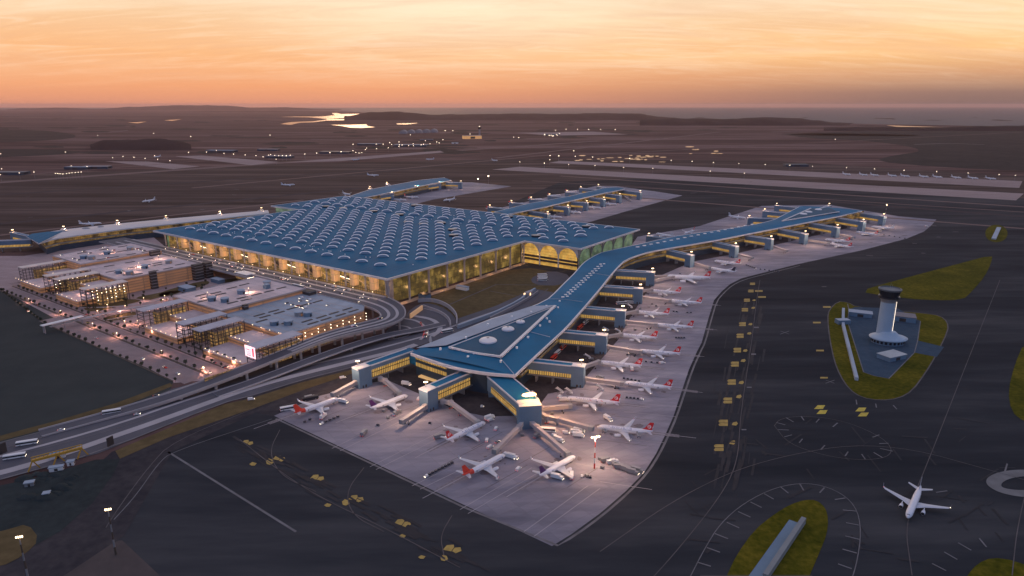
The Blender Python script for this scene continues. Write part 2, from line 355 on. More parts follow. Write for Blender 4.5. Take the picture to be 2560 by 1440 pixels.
M['serv'] = ground_mat('service_asphalt', [(.35, (.030, .030, .037)), (.65, (.075, .067, .070))], ((.02, 1, 1), (.15, 1, 1)))
M['pave'] = ground_mat('landside_paving', [(.3, (.30, .22, .215)), (.5, (.40, .30, .29)), (.7, (.52, .40, .385))], ((.01, .4, 2), (.08, .5, 1.5)), rot=-AU, wt=.5)
M['yard'] = ground_mat('yard_ground', [(.3, (.02, .028, .03)), (.6, (.045, .055, .056)), (.75, (.09, .09, .08))], ((.02, 1, 1), (.15, 1, 1)))
def water_mat(name, rough, col):
    m = bpy.data.materials.new(name); m.use_nodes = True; nt = m.node_tree; b = nt.nodes['Principled BSDF']
    b.inputs['Base Color'].default_value = (*col, 1); b.inputs['Roughness'].default_value = rough; b.inputs['IOR'].default_value = 1.33
    g = nt.nodes.new('ShaderNodeNewGeometry'); nz = nt.nodes.new('ShaderNodeTexNoise'); nz.inputs['Scale'].default_value = .02; nt.links.new(g.outputs['Position'], nz.inputs[0])
    bp = nt.nodes.new('ShaderNodeBump'); bp.inputs['Strength'].default_value = .15; nt.links.new(nz.outputs[0], bp.inputs['Height']); nt.links.new(bp.outputs[0], b.inputs['Normal'])
    MATS[name] = m; return m
M['sea'] = water_mat('sea_water', .6, (.05, .05, .06)); M['lake'] = water_mat('lake_water', .12, (.08, .07, .07))
# ---------------------------------------------------------------- terrain, water, air
def flat(name, pts, z, m): return struct(name, MB().face([(x, y, z) for x, y in ccw(pts)], m))
flat('sea', [(-90000, -3000), (90000, -3000), (90000, 60000), (-90000, 60000)], -1.5, M['sea'])
gp = [(-60000, -2000), (60000, -2000)] + PP([(3400, 340), (2560, 317), (2300, 312), (2130, 309), (2000, 303), (1700, 297), (1400, 289), (1060, 289), (960, 284), (840, 277), (560, 274), (0, 276)]) + [(-60000, 22000)]
flat('ground', gp, 0, M['ground'])
def prof(px, y, D):
    k = (F_PX*CP - (y-720)*SP); return (D*(px-1280)/k, D, H - D*(F_PX*SP + (y-720)*CP)/k)
def ridge(name, pts, D, dep, seed=0, step=14, m=None):
    xs = []; a, b = pts[0][0], pts[-1][0]; x = a
    while x <= b: xs.append(x); x += step
    rows = []
    for k in range(9):
        t = k/8; row = []
        for x in xs:
            i = 0
            while i < len(pts)-2 and pts[i+1][0] < x: i += 1
            f = (x-pts[i][0])/(pts[i+1][0]-pts[i][0]); f = f*f*(3-2*f); y = pts[i][1]*(1-f)+pts[i+1][1]*f
            y += .9*mnoise.noise(Vector((x*.03, seed, 0))) + .5*mnoise.noise(Vector((x*.11, seed, 3)))
            qx, qy, qz = prof(x, y, D); d = D + (t-.5)*dep; s = math.sin(math.pi*t)**.8 if 0 < t < 1 else 0
            nn = 1 + .22*mnoise.noise(Vector((x*.02, t*3, seed+9)))*(1 if t != .5 else 0)
            rows_z = max(-2, qz*s*nn) if t not in (0, 1) else -2
            row.append((qx*d/D, d, rows_z))
        rows.append(row)
    return struct(name, MB().grid(rows, m or M['hill']), smooth_=True)
ridge('hills', [(-700, 280), (-200, 275), (0, 277), (50, 271), (160, 269), (240, 273), (330, 267), (450, 263), (560, 264), (640, 269), (700, 268), (800, 272), (880, 275), (960, 282)], 36000, 8000, 1)
ridge('hills', [(-700, 286), (100, 284), (400, 280), (640, 277), (780, 279), (850, 282), (930, 288)], 24500, 3000, 2)
ridge('hills', [(860, 291), (930, 280), (1000, 279), (1015, 281), (1085, 287), (1130, 286), (1300, 284), (1400, 285), (1500, 283), (1605, 284), (1620, 288), (1650, 292), (1690, 297), (1740, 300)], 12200, 2600, 3, 8)
ridge('hills', [(1600, 299), (1690, 296), (1760, 296), (1820, 298), (1880, 294), (1910, 293), (1990, 295), (2040, 301), (2090, 307), (2140, 311), (2180, 313)], 8800, 1300, 4, 6)
ridge('hills', [(2060, 318), (2200, 317), (2350, 318), (2450, 315), (2560, 314), (2900, 316), (3300, 320)], 6700, 500, 5)
ridge('spoil_mound', [(225, 362), (260, 350), (320, 349), (400, 346), (450, 353), (480, 362)], 3900, 420, 6, 6)
for pts in ([(1950, 334), (2250, 326), (2600, 320), (3000, 322), (3000, 430), (2700, 432), (2400, 421), (2190, 405), (2210, 392), (2330, 375), (2180, 352), (2010, 345)], [(1960, 332), (2300, 337), (2290, 341), (1950, 338)], [(-300, 330), (60, 322), (200, 335), (170, 352), (-300, 362)], [(-300, 375), (90, 372), (240, 380), (60, 392), (-300, 400)]):
    flat('woodland', smooth_closed(PP(pts), 2), .06, ground_mat('woodland_green', [(.35, (.02, .022, .024)), (.65, (.06, .052, .048))], ((.004, 1, 1), (.03, 1, 1))) if 'woodland_green' not in MATS else MATS['woodland_green'])
lakes = [[(700, 292), (744, 291), (804, 291), (837, 288), (829, 282.5), (842, 282.5), (853, 285), (927, 284), (902, 292), (853, 295), (820, 297), (889, 298), (878, 300), (815, 301.5), (782, 306), (749, 307), (727, 312), (700, 310), (727, 305), (782, 303), (817, 299), (815, 297), (768, 293.5)],
 [(826, 312), (875, 312), (916, 310.5), (919, 315), (938, 318), (902, 320), (875, 319), (853, 315)], [(990, 308.5), (1047, 307.5), (1020, 311), (995, 311)],
 [(318, 306.5), (367, 304), (345, 308.5)], [(409, 300.5), (454, 298), (430, 302.5)], [(2215, 313), (2333, 317), (2425, 321), (2323, 323), (2250, 318.5)]]
for l in lakes: struct('lake', MB().face([(x, y, .2) for x, y in ccw(PP(l))], M['lake']))
# ---------------------------------------------------------------- airfield surfaces
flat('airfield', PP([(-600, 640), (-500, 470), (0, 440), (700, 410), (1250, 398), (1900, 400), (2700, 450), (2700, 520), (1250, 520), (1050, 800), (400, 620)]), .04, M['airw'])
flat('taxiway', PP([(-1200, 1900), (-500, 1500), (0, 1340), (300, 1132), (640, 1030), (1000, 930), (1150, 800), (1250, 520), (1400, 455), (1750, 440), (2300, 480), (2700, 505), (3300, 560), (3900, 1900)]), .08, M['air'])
rnd = random.Random(3)
STR = [((1230, 424), (1300, 417), (2560, 484), (2540, 501)), ((1372, 407), (1400, 402), (2556, 453), (2548, 470)), ((262, 403), (370, 404), (500, 416), (433, 423)), ((437, 391), (504, 389), (699, 405), (628, 413)), ((708, 407), (842, 396), (1100, 377), (1110, 381), (850, 403)), ((1290, 332), (1480, 329), (1570, 336), (1380, 339))]
for i, s in enumerate(STR): flat('remote_apron', PP(s), .16, ground_mat('pinkish_concrete', [(.3, (.27, .20, .19)), (.7, (.42, .33, .31))], ((.003, .3, 2), (.02, .5, 2))) if 'pinkish_concrete' not in MATS else MATS['pinkish_concrete'])
# long runways and taxiways seen edge-on
lt = ground_mat('runway_surface', [(.3, (.17, .12, .11)), (.7, (.23, .165, .15))], ((.002, .3, 2), (.02, .4, 1)))
dk = ground_mat('worn_runway_surface', [(.3, (.055, .045, .05)), (.7, (.085, .07, .07))], ((.002, .3, 2), (.02, .4, 1)))
k = 0
for a, b, w, m in [((-200, 470), (1500, 352), 50, lt), ((-200, 500), (1700, 375), 26, dk), ((0, 455), (1180, 372), 22, lt), ((800, 447), (1225, 400), 18, dk), ((480, 470), (1400, 385), 18, lt), ((0, 560), (900, 470), 24, dk), ((-100, 600), (760, 500), 14, lt),
                   ((1400, 440), (2600, 520), 18, lt), ((1450, 455), (2600, 545), 22, dk), ((1560, 492), (2600, 575), 14, lt), ((1240, 395), (1800, 330), 30, lt), ((1500, 385), (2560, 330), 16, lt), ((1100, 395), (1600, 350), 16, dk), ((1330, 452), (2600, 533), 10, lt), ((60, 437), (900, 372), 14, lt)]:
    k += 1; struct('runway', MB().ribbon([P(*a), P(*b)], w, .10+.012*k, m))
rw = random.Random(8)
wd_ = MB()
for i in range(150):
    x = rw.uniform(-100, 2600); y = 292+rw.random()**1.6*95
    if 1200 < x < 2600 and y > 352: continue
    if 690 < x < 950 and y < 325: continue
    r_ = rw.uniform(10, 60)*(y-270)/60; h_ = rw.uniform(.7, 2.2)*(y-262)/60+.3
    poly = [(x+r_*math.cos(a)*rw.uniform(.6, 1.1), y+h_*math.sin(a)*rw.uniform(.5, 1.2)) for a in [2*math.pi*j/14 for j in range(14)]]
    wd_.face([(a, b, .062+i*.0006) for a, b in ccw(PP(poly))], MATS['woodland_green'])
struct('woodland', wd_)
tk = MB()
for i in range(26):
    x = rw.uniform(0, 2300); y = 300+rw.random()**1.3*70; l = rw.uniform(60, 260)
    tk.ribbon(smooth(PP([(x, y), (x+l*.5, y+rw.uniform(-5, 3)), (x+l, y+rw.uniform(-8, 4))]), 1), rw.uniform(6, 14), .16+.001*i, M['median'] if i % 3 == 0 else MATS['runway_surface'])
struct('track', tk)
# ---------------------------------------------------------------- aprons
AP = [(685, 1040), (1380, 1366), (1430, 1335), (1500, 1284), (1565, 1228), (1610, 1182), (1640, 1135), (1662, 1090), (1684, 1040), (1702, 985), (1722, 925), (1742, 880), (1754, 857), (1770, 800), (1785, 751), (1804, 729), (1826, 710), (1854, 696), (1904, 683), (1997, 660), (2154, 626), (2266, 597), (2310, 579), (2329, 563), (2341, 549), (2247, 541), (2072, 512), (1904, 515), (1826, 540), (1747, 566), (1594, 592), (1560, 640), (1440, 800), (1250, 900), (887, 965), (800, 990)]
flat('apron', PP(AP), .20, M['apron'])
struct('apron_edge', MB().ribbon(smooth(PP([(690, 1047), (1380, 1373), (1437, 1340), (1508, 1288), (1572, 1232), (1618, 1184), (1648, 1137), (1670, 1092), (1692, 1041), (1711, 985), (1731, 925), (1751, 880), (1763, 857), (1778, 800), (1792, 753), (1809, 733), (1830, 714), (1858, 700), (1908, 687), (2000, 664)]), 1), 1.6, .22, M['line']))
struct('apron_edge', MB().ribbon(PP([(420, 1130), (740, 1330)]), 1.5, .22, M['line']))
flat('apron', PP([(900, 505), (1000, 470), (1060, 455), (1180, 456), (1279, 466), (1083, 499), (1000, 520)]), .20, M['apron'])
flat('apron', PP([(1215, 540), (1250, 520), (1490, 465), (1545, 466), (1640, 479), (1706, 489), (1560, 530), (1465, 558), (1400, 570)]), .20, M['apron'])
flat('apron', PP([(110, 1440), (296, 1352), (306, 1352), (400, 1440), (470, 1560), (-100, 1560)]), .20, ground_mat('dark_apron_concrete', [(.3, (.07, .06, .06)), (.7, (.115, .095, .09))], ((.01, 1, 1), (.08, 1, 1))))
# service roads along the concourses
flat('service_road', PP([(1320, 1000), (1351, 1011), (1370, 985), (1440, 972), (1545, 850), (1578, 790), (1610, 740), (1650, 690), (1730, 655), (1850, 632), (1940, 612), (2100, 575), (2160, 560), (2090, 545), (1700, 620), (1600, 640), (1540, 680), (1290, 940)]), .24, M['serv'])
flat('service_road', PP([(925, 938), (955, 945), (1105, 1010), (1142, 1027), (1217, 1042), (1290, 1040), (1300, 960), (1200, 930), (1040, 880), (960, 905)]), .24, M['serv'])
flat('service_road', PP([(640, 1032), (680, 1041), (800, 990), (890, 968), (900, 925), (870, 905), (640, 985), (280, 1130), (100, 1290), (-120, 1420), (-60, 1600), (160, 1440), (310, 1340), (430, 1130)]), .22, M['serv'])
# ---------------------------------------------------------------- grass areas
def ell(cx, cy, rx, ry, n=28): return PP([(cx+rx*math.cos(2*math.pi*k/n), cy+ry*math.sin(2*math.pi*k/n)) for k in range(n)])
ISL = [(2119, 756), (2095, 754), (2074, 775), (2070, 797), (2076, 850), (2087, 902), (2102, 940), (2125, 974), (2155, 994), (2200, 1001), (2245, 996), (2279, 977), (2312, 932), (2337, 891), (2369, 827), (2367, 805), (2350, 790), (2312, 784), (2245, 779), (2140, 768)]
gm = lambda n, pts, it=1, z=.24, m='grass': flat(n, smooth_closed(PP(pts), it) if it else PP(pts), z, M[m])
gm('grass_island', ISL)
gm('grass_island', [(2145, 729), (2237, 702), (2387, 662), (2481, 637), (2479, 655), (2462, 692), (2429, 730), (2406, 751), (2312, 751), (2219, 741)])
gm('grass_island', [(2640, 840), (2560, 858), (2537, 910), (2520, 977), (2528, 1030), (2560, 1055), (2640, 1080)])
flat('grass_island', ell(2491, 584, 28, 22), .24, M['grass'])
gm('grass_island', [(1800, 1480), (1817, 1440), (1840, 1390), (1885, 1326), (1937, 1285), (1975, 1262), (2012, 1250), (2042, 1251), (2064, 1270), (2071, 1300), (2067, 1337), (2050, 1379), (2024, 1440), (1990, 1520), (1770, 1560)])
gm('grass_island', [(2400, 1480), (2417, 1440), (2444, 1409), (2481, 1394), (2537, 1402), (2600, 1430), (2620, 1520)])
gm('grass_bank', [(1050, 752), (1130, 722), (1290, 664), (1445, 690), (1402, 728), (1372, 750), (1300, 774), (1235, 797), (1140, 822), (1118, 800), (1090, 770)], 1, .2, 'grassd')
flat('paved_yard', PP([(2122, 775), (2138, 768), (2245, 772), (2278, 792), (2301, 803), (2294, 852), (2360, 868), (2342, 893), (2286, 882), (2222, 947), (2185, 940), (2159, 931), (2119, 805)]), .28, ground_mat('blue_grey_paving', [(.3, (.035, .065, .10)), (.7, (.07, .105, .145))], ((.02, 1, 1), (.15, 1, 1))))
struct('kerb', MB().ribbon(PP([(2119, 760), (2122, 775), (2119, 805), (2159, 931), (2185, 940), (2222, 947), (2286, 882), (2294, 852), (2301, 803)]), .9, .31, M['line']))
struct('kerb', MB().ribbon(smooth_closed(PP(ISL), 1)+[smooth_closed(PP(ISL), 1)[0]], 2.2, .22, M['linef']))
# ---------------------------------------------------------------- painted markings
mk = MB(); zc = [.30]
def patch(x, y, w, h, m, notch=0):
    a = [(x-w/2, y-h/2), (x+w/2, y-h/2), (x+w/2, y+h/2), (x-w/2, y+h/2)]
    if notch: a = [(x-w/2, y-h*.1), (x-w*.35, y-h/2), (x+w/2, y-h/2), (x+w/2, y+h/2), (x-w*.4, y+h/2), (x-w/2, y+h*.15)]
    mk.face([(*P(px, py), zc[0]) for px, py in a], m)
for i, (x, y) in enumerate([(1881, 710), (1877, 728), (1867, 751), (1862, 775), (1856, 811), (1850, 840), (1843, 876), (1837, 911), (1829, 956), (1819, 1002), (1808, 1058), (1797, 1120)]):
    w = 13+i*1.0; h = 5.5+i*1.0; patch(x, y-h*.27, w, h*.46, M['yellow'], 1); patch(x, y+h*.27, w, h*.46, M['yellow'], 1)
for i, (x, y) in enumerate([(1885, 751), (1883, 770), (1876, 811), (1873, 834), (1863, 877), (1858, 902), (1853, 957), (1847, 992), (1837, 1060), (1831, 1107)]):
    w = 9+i*.8; h = 4.5+i*.7; mk.face([(*P(x-w/2, y+h*.3), .30), (*P(x-w*.3, y-h*.3), .30), (*P(x+w*.3, y-h/2), .30), (*P(x+w/2, y), .30), (*P(x+w*.2, y+h/2), .30)][::-1], M['yellow'])
for x, y in [(1905, 743), (1897, 728), (2067, 768), (2042, 807), (2050, 877), (2060, 945)]: patch(x, y, 19, 4, M['yellow'])
for x, y in [(1891, 819), (1884, 886), (1873, 969), (1860, 1075)]: patch(x, y, 12, 3, M['line'])
for x, y in [(2051, 1025), (2154, 1031)]:
    for s in (-1, 1): mk.face([(*P(x+dx+s*3, y+dy+s*6.2), .30) for dx, dy in ((-13, 4.5), (9, 4.5), (15, -5), (-4, -5))], M['yellow2'])
for x, y in [(618, 1107), (697, 1147), (792, 1195), (889, 1247), (1005, 1308), (1129, 1373)]:
    s = .8+(y-1107)/266*.5
    for poly in (((-17, 2), (-9, -7), (4, -8), (5, -3), (-1, 5)), ((0, 6), (6, -2), (17, -3), (19, 4), (7, 9))):
        mk.face([(*P(x+q[0]*s, y+q[1]*s), .30) for q in poly], M['yellow'])
for x, y in [(674, 1155), (864, 1257), (1110, 1396)]: mk.face([(*P(x+q[0], y+q[1]), .30) for q in ((-9, -2), (-2, -8), (7, -5), (10, 3), (1, 8), (-7, 6))], M['yellow'])
for x, y in [(633, 1160), (820, 1263), (1055, 1393), (1007, 1340)]: mk.face([(*P(x+q[0], y+q[1]), .30) for q in ((-10, 1), (-2, -4), (9, -1), (4, 5), (-4, 5))], M['yellow'])
struct('apron_markings', mk)
mk = MB()
def wline(pts, w=.5, m=None, z=.32): mk.ribbon(PP(pts), w, z, m or M['linef'])
# stand lines
for a, b in [((830, 1122), (1010, 1035)), ((850, 1128), (1030, 1040)), ((925, 1168), (1105, 1078)), ((940, 1175), (1120, 1085)), ((1030, 1216), (1145, 1160)), ((1050, 1224), (1245, 1130)), ((1150, 1275), (1330, 1170)), ((1170, 1285), (1350, 1180)), ((1310, 1330), (1470, 1215)), ((1335, 1342), (1500, 1222)), ((1440, 1160), (1600, 1185)), ((1530, 1095), (1660, 1108)), ((1560, 1030), (1690, 1043)), ((1600, 1010), (1700, 1018)), ((1600, 930), (1720, 938)), ((1650, 895), (1735, 902)), ((1660, 850), (1755, 856)), ((1630, 1225), (1500, 1205)), ((1680, 770), (1780, 778)), ((1640, 800), (1760, 808))]:
    wline([a, b], .45, M['median'])
# taxi centre lines
for pts in ([(1900, 700), (1890, 760), (1880, 850), (1866, 940), (1850, 1050), (1845, 1150), (1810, 1230), (1700, 1370), (1600, 1480)], [(600, 1100), (700, 1180), (800, 1245), (960, 1320), (1150, 1420)], [(700, 1075), (672, 1130), (700, 1190), (790, 1230)], [(910, 1170), (864, 1230), (880, 1290), (960, 1330)], [(1130, 1290), (1100, 1340), (1110, 1390)], [(2280, 1440), (2260, 1300), (2330, 1130), (2420, 900), (2500, 700)], [(1500, 1380), (1700, 1240), (1900, 1150), (2200, 1100), (2560, 1200)], [(2530, 1440), (2545, 1300), (2600, 1100)], [(2030, 1440), (1750, 1440)]):
    mk.ribbon(smooth(PP(pts), 3), .5, .33, M['linef'])
def ticks(cx, cy, rx, ry, a0, a1, n, l=.17, m=None):
    for k in range(n):
        a = math.radians(a0+(a1-a0)*k/(n-1)); q = (cx+rx*math.cos(a), cy+ry*math.sin(a)); r = (cx+rx*(1-l)*math.cos(a), cy+ry*(1-l*1.1)*math.sin(a)); mk.ribbon(PP([q, r]), .8, .34, m or M['line'])
for a, b in [((1744, 1407), (1777, 1417)), ((1767, 1370), (1800, 1382)), ((1787, 1335), (1820, 1348)), ((1817, 1307), (1848, 1321)), ((1845, 1280), (1876, 1294)), ((1876, 1256), (1904, 1270)), ((1910, 1235), (1934, 1249)), ((1951, 1218), (1971, 1234)), ((1999, 1210), (2009, 1227)), ((2061, 1220), (2049, 1233)), ((2113, 1246), (2087, 1250)), ((2140, 1279), (2107, 1276)), ((2147, 1314), (2115, 1308)), ((2150, 1350), (2113, 1341)), ((2142, 1384), (2106, 1374)), ((2129, 1423), (2095, 1411)),
             ((1940, 1057), (1963, 1063)), ((1965, 1045), (1984, 1056)), ((2003, 1042), (2010, 1052)), ((2048, 1048), (2040, 1057)), ((2094, 1058), (2082, 1068)), ((1945, 1075), (1972, 1076)), ((1961, 1093), (1980, 1088)), ((1998, 1108), (2006, 1098)), ((2052, 1125), (2062, 1114)), ((2113, 1141), (2120, 1130)), ((2163, 1149), (2154, 1136)), ((2206, 1145), (2184, 1132)), ((2232, 1129), (2200, 1122)), ((2221, 1109), (2198, 1110)), ((2198, 1088), (2181, 1094)), ((2395, 1358), (2428, 1377)), ((2360, 1381), (2393, 1400)), ((2330, 1410), (2365, 1428)), ((2448, 1347), (2466, 1369)), ((2140, 1000), (2142, 1012)), ((2189, 1010), (2191, 1020)), ((2233, 1014), (2242, 1024)), ((2518, 1160), (2512, 1180)), ((2340, 1232), (2368, 1228))]:
    mk.ribbon(PP([a, b]), .9, .34, M['line'])
mk.ribbon(smooth(PP([(1722, 1450), (1760, 1375), (1800, 1310), (1860, 1258), (1940, 1218), (2020, 1207), (2090, 1225), (2140, 1265), (2154, 1330), (2140, 1420), (2120, 1470)]), 2), .5, .33, M['line'])
mk.ribbon(smooth(PP([(1936, 1065), (1950, 1047), (2010, 1040), (2100, 1050), (2190, 1085), (2232, 1120), (2220, 1145), (2150, 1152), (2060, 1140), (1970, 1110), (1936, 1065)]), 2), .4, .33, M['linef'])
rg = [P(2568+84*math.cos(a), 1209+26*math.sin(a)) for a in [k*math.pi/24 for k in range(49)]]
mk.ribbon(rg, 8, .33, mat('grey_disc_paint', (.16, .16, .165), .9, var=.2, vs=.1))
# scattered taxiway code patches, far
for i in range(190):
    x = rnd.uniform(60, 2400); y = rnd.uniform(455, 720)
    ok = (x < 640 and 455 < y < 560) or (x > 1620 and y > 480+0.0*(x) and y > 690-(x-1900)*.33) or (1180 < x < 1900 and 455 < y < 500+(1)*20 and (x > 1720 or y < 460))
    if 2060 < x and y > 650: ok = False
    if ok: mk.ribbon(PP([(x-rnd.uniform(3, 9), y), (x+rnd.uniform(3, 9), y+rnd.uniform(-1.5, 1.5))]), 3.5, .33, M['linef'] if rnd.random() < .7 else M['line'])
for x, y in [(1962, 832), (2075, 955)]:
    for s in (-1, 1): mk.ribbon(PP([(x-11, y-4*s), (x+11, y+4*s)]), .8, .33, M['line'])
struct('taxi_lines', mk)
# landside base: dark field, paved plateau
flat('field', PP([(-700, 560), (-250, 640), (0, 724), (433, 954), (425, 978), (220, 1050), (0, 1108), (-500, 1260), (-1200, 1500)]), .12, M['field'])
flat('landside_paving', PP([(-160, 640), (60, 640), (380, 590)]) + [T(470, -2), T(0, -2), T(-60, -40), T(-45, -110), T(-42, -240), T(-14, -272)] + PP([(433, 954), (0, 723)]), .14, M['pave'])
# ---------------------------------------------------------------- terminal
ZR, ZD = 35.0, 14.0          # roof and departures deck
tb = thing('terminal_building', 'vast terminal hall with a flat blue roof dotted with rows of eye-shaped skylights', 'building', (*T(270, 240), 0))
RO = TT([(0, 0), (545, 0), (545, 287), (634, 287), (634, 482), (-98, 482), (-98, 287), (0, 287)])
def roofmat():
    m = bpy.data.materials.new('seamed_blue_roof'); m.use_nodes = True; nt = m.node_tree; N = nt.nodes; L = nt.links; b = N['Principled BSDF']
    b.inputs['Roughness'].default_value = .75; b.inputs['Specular IOR Level'].default_value = .12
    g = N.new('ShaderNodeNewGeometry'); mp = N.new('ShaderNodeMapping'); mp.inputs['Rotation'].default_value = (0, 0, -AU); L.new(g.outputs['Position'], mp.inputs[0])
    wv = N.new('ShaderNodeTexWave'); wv.inputs['Scale'].default_value = .052; wv.inputs['Distortion'].default_value = .6; wv.wave_profile = 'SIN'; wv.bands_direction = 'Y'; L.new(mp.outputs[0], wv.inputs[0])
    nz = N.new('ShaderNodeTexNoise'); nz.inputs['Scale'].default_value = .02; nz.inputs['Detail'].default_value = 6; L.new(g.outputs['Position'], nz.inputs[0])
    ad = N.new('ShaderNodeMath'); ad.operation = 'MULTIPLY_ADD'; ad.inputs[1].default_value = .28; L.new(wv.outputs[1], ad.inputs[0]); L.new(nz.outputs[0], ad.inputs[2])
    r = N.new('ShaderNodeValToRGB'); L.new(ad.outputs[0], r.inputs[0]); r.color_ramp.elements[0].position = .35; r.color_ramp.elements[0].color = (.006, .102, .198, 1); r.color_ramp.elements[1].position = .95; r.color_ramp.elements[1].color = (.015, .168, .295, 1)
    L.new(r.outputs[0], b.inputs['Base Color']); MATS['seamed_blue_roof'] = m; return m
RM = roofmat()
make('roof', MB().prism(inset(RO, 1.2), ZR-2.2, ZR, M['fascia'], RM), tb)
fm = MB(); ro = ccw(RO); ri = inset(RO, 1.2)
for i in range(len(ro)):
    j = (i+1) % len(ro); a, b, c, d = ro[i], ro[j], ri[j], ri[i]; z0, z1 = ZR-2.0, ZR+.5
    fm.face([(*a, z0), (*b, z0), (*b, z1), (*a, z1)], M['fascia']); fm.face([(*a, z1), (*b, z1), (*c, z1), (*d, z1)], M['fascia']); fm.face([(*d, z1), (*c, z1), (*c, ZR+.02), (*d, ZR+.02)], M['fascia']); fm.face([(*b, z0), (*a, z0), (*d, z0), (*c, z0)], M['fascia'])
make('roof_edge', fm, tb)
# skylights
sk = []
def srow(v, phase, umin, umax):
    pitch = 34.75 + (v-44)*(1.6/417); k = -6
    while True:
        u = 58 + (k+phase)*pitch; k += 1
        if u > umax: break
        if u >= umin: sk.append((u, v, 1.0))
srow(44, 0, 50, 515)
for j in range(14):
    v = 82+19.65*j; hi = j >= 12
    srow(v, .5*(j % 2), -60 if hi else (50 if j == 0 else 35), 605 if hi else 532)
n0 = len(sk); srow(369, 0, -60, 610)
for i in range(n0, len(sk)): sk[i] = (sk[i][0], sk[i][1], 1.28)
for v, ph in ((400, .5), (421, 0), (441, .5), (461.5, 0)): srow(v, ph, -40 if v < 430 else -60, 605)
NT = TT([(545, 287), (634, 287)])
def lens(mb_g, mb_r, u, v, s):
    q = T(u, v); rot = math.radians(6); mb_g.dome(q[0], q[1], ZR+.2, 7.4*s, 3.5*s, 3.4*s, M['domeg'], rot, 3, 14)
    c, n = math.cos(rot), math.sin(rot); rows = []
    for k in range(13):
        a = math.pi*k/12; z = ZR+.3+3.5*s*math.sin(a)
        row = []
        for off, dz in ((-.5, -1.1), (.5, .15), (1.5, .25)):
            x = 7.9*s*math.cos(a); y = off - 1.2*s*math.sin(a)*.6
            row.append((q[0]+x*c-y*n, q[1]+x*n+y*c, z+dz))
        rows.append(row)
    mb_r.grid(rows, M['rim'])
    ring = [(q[0]+8.1*s*math.cos(t)*c-4.4*s*math.sin(t)*n, q[1]+8.1*s*math.cos(t)*n+4.4*s*math.sin(t)*c) for t in [2*math.pi*k/14 for k in range(14)]]
    mb_g.wall(ring, ZR, ZR+.5, M['roof2'], True)
    mb_g.face([(x, y, ZR+.5) for x, y in ccw(ring)], M['roof2'])
sk.sort(key=lambda q: T(q[0], q[1])[1])
near, far = sk[:100], sk[100:]
for u, v, s in near:
    g = MB(); r = MB(); lens(g, r, u, v, s); o = make('skylight', g, tb, True); make('rim', r, o, True)
g = MB()
for u, v, s in far: lens(g, g, u, v, s)
o = make('skylights', g, tb, True); o['kind'] = 'stuff'
for u, v in [(147, 290), (222, 300), (258, 300), (113, 253), (5, 325), (-16, 446), (150, 452), (330, 352), (400, 352), (480, 345), (525, 340), (390, 455), (205, 328)]:
    q = T(u, v); g = MB(); g.lathe(q[0], q[1], [(7.2, ZR+.1), (7.4, ZR+2.6), (5.5, ZR+3.0)], M['glassd'], 14, 1, .75); g.lathe(q[0], q[1], [(7.8, ZR+2.6), (7.8, ZR+3.2)], M['steel'], 14, 1, .75); make('plant_enclosure', g, tb)
g = MB()
rr = random.Random(5)
for i in range(80):
    u = rr.uniform(20, 530); v = rr.choice([60, 72, 64, 352, 384, 410]) + rr.uniform(-3, 3); q = T(u, v); g.lathe(q[0], q[1], [(.7, ZR), (.7, ZR+1)], M['rim'], 6)
o = make('roof_vents', g, tb); o['kind'] = 'stuff'
# facades: landside (v=14), airside side (u=12), arches
fs = 16
g = MB(); g.wall(TT([(20, fs), (528, fs)]), ZD, ZR-2.2, M['tglass']); make('glass_front', g, tb)
g = MB(); g.wall(TT([(11, 20), (11, 291)]), 0, ZR-2.2, M['tside']); make('glass_side', g, tb)
g = MB(); g.wall(TT([(11, 20), (20, fs)]), 0, ZR-2.2, M['conc']); g.wall(TT([(16, fs), (528, fs)]), 0, ZD-.1, M['parkg']); make('lower_wall', g, tb)
g = MB(); g.wall(TT([(534, fs), (534, 291), (624, 291), (624, 472), (-90, 472)]), 0, ZR-2.2, M['tgreen']); make('rear_glass', g, tb)
# arched bays, v=293, u -90..11
g = MB(); g.wall(TT([(-88, 294.5), (11, 294.5)]), 0, ZR-2.4, M['arch']); make('arched_glazing', g, tb)
def arches(p0, p1, n, z0, z1, zs, parent, m, w=1.4, spr=.62):
    p0 = Vector(p0); p1 = Vector(p1); d = (p1-p0)/n; dn = d.normalized(); nn = Vector((dn.y, -dn.x)); L_ = d.length
    for k in range(n):
        mb = MB(); a = p0+d*k; prof_ = []
        for i in range(13):
            t = i/12; x = w*.6+(L_-1.2*w)*t; z = z0+(zs-z0) + (z1-1.0-zs)*math.sin(math.pi*t)**.55
            prof_.append((x, z))
        for (xa, za), (xb, zb) in zip(prof_, prof_[1:]):
            qa = a+dn*xa; qb = a+dn*xb
            mb.face([(qa.x, qa.y, za), (qb.x, qb.y, zb), (qb.x, qb.y, z1), (qa.x, qa.y, z1)], m)
            mb.face([(qa.x, qa.y, za), (qb.x, qb.y, zb), (qb.x+nn.x*1, qb.y+nn.y*1, zb), (qa.x+nn.x*1, qa.y+nn.y*1, za)], m)
        qa = a; qb = a+dn*(w*.6); mb.face([(qa.x, qa.y, zs), (qb.x, qb.y, zs), (qb.x, qb.y, z1), (qa.x, qa.y, z1)], m)
        qa = a+dn*(L_-w*.6); qb = a+d; mb.face([(qa.x, qa.y, zs), (qb.x, qb.y, zs), (qb.x, qb.y, z1), (qa.x, qa.y, z1)], m)
        make('arch', mb, parent)
        mb = MB(); mb.lathe(a.x, a.y, [(1.3, z0), (1.0, zs+1), (2.0, z1)], m, 10); make('column', mb, parent)
arches(T(10, 293), T(-90, 293), 3, 0, ZR-2.2, 19, tb, M['fascia'])
arches(T(-91, 294), T(-91, 472), 5, 0, ZR-2.2, 20, tb, M['steel'])
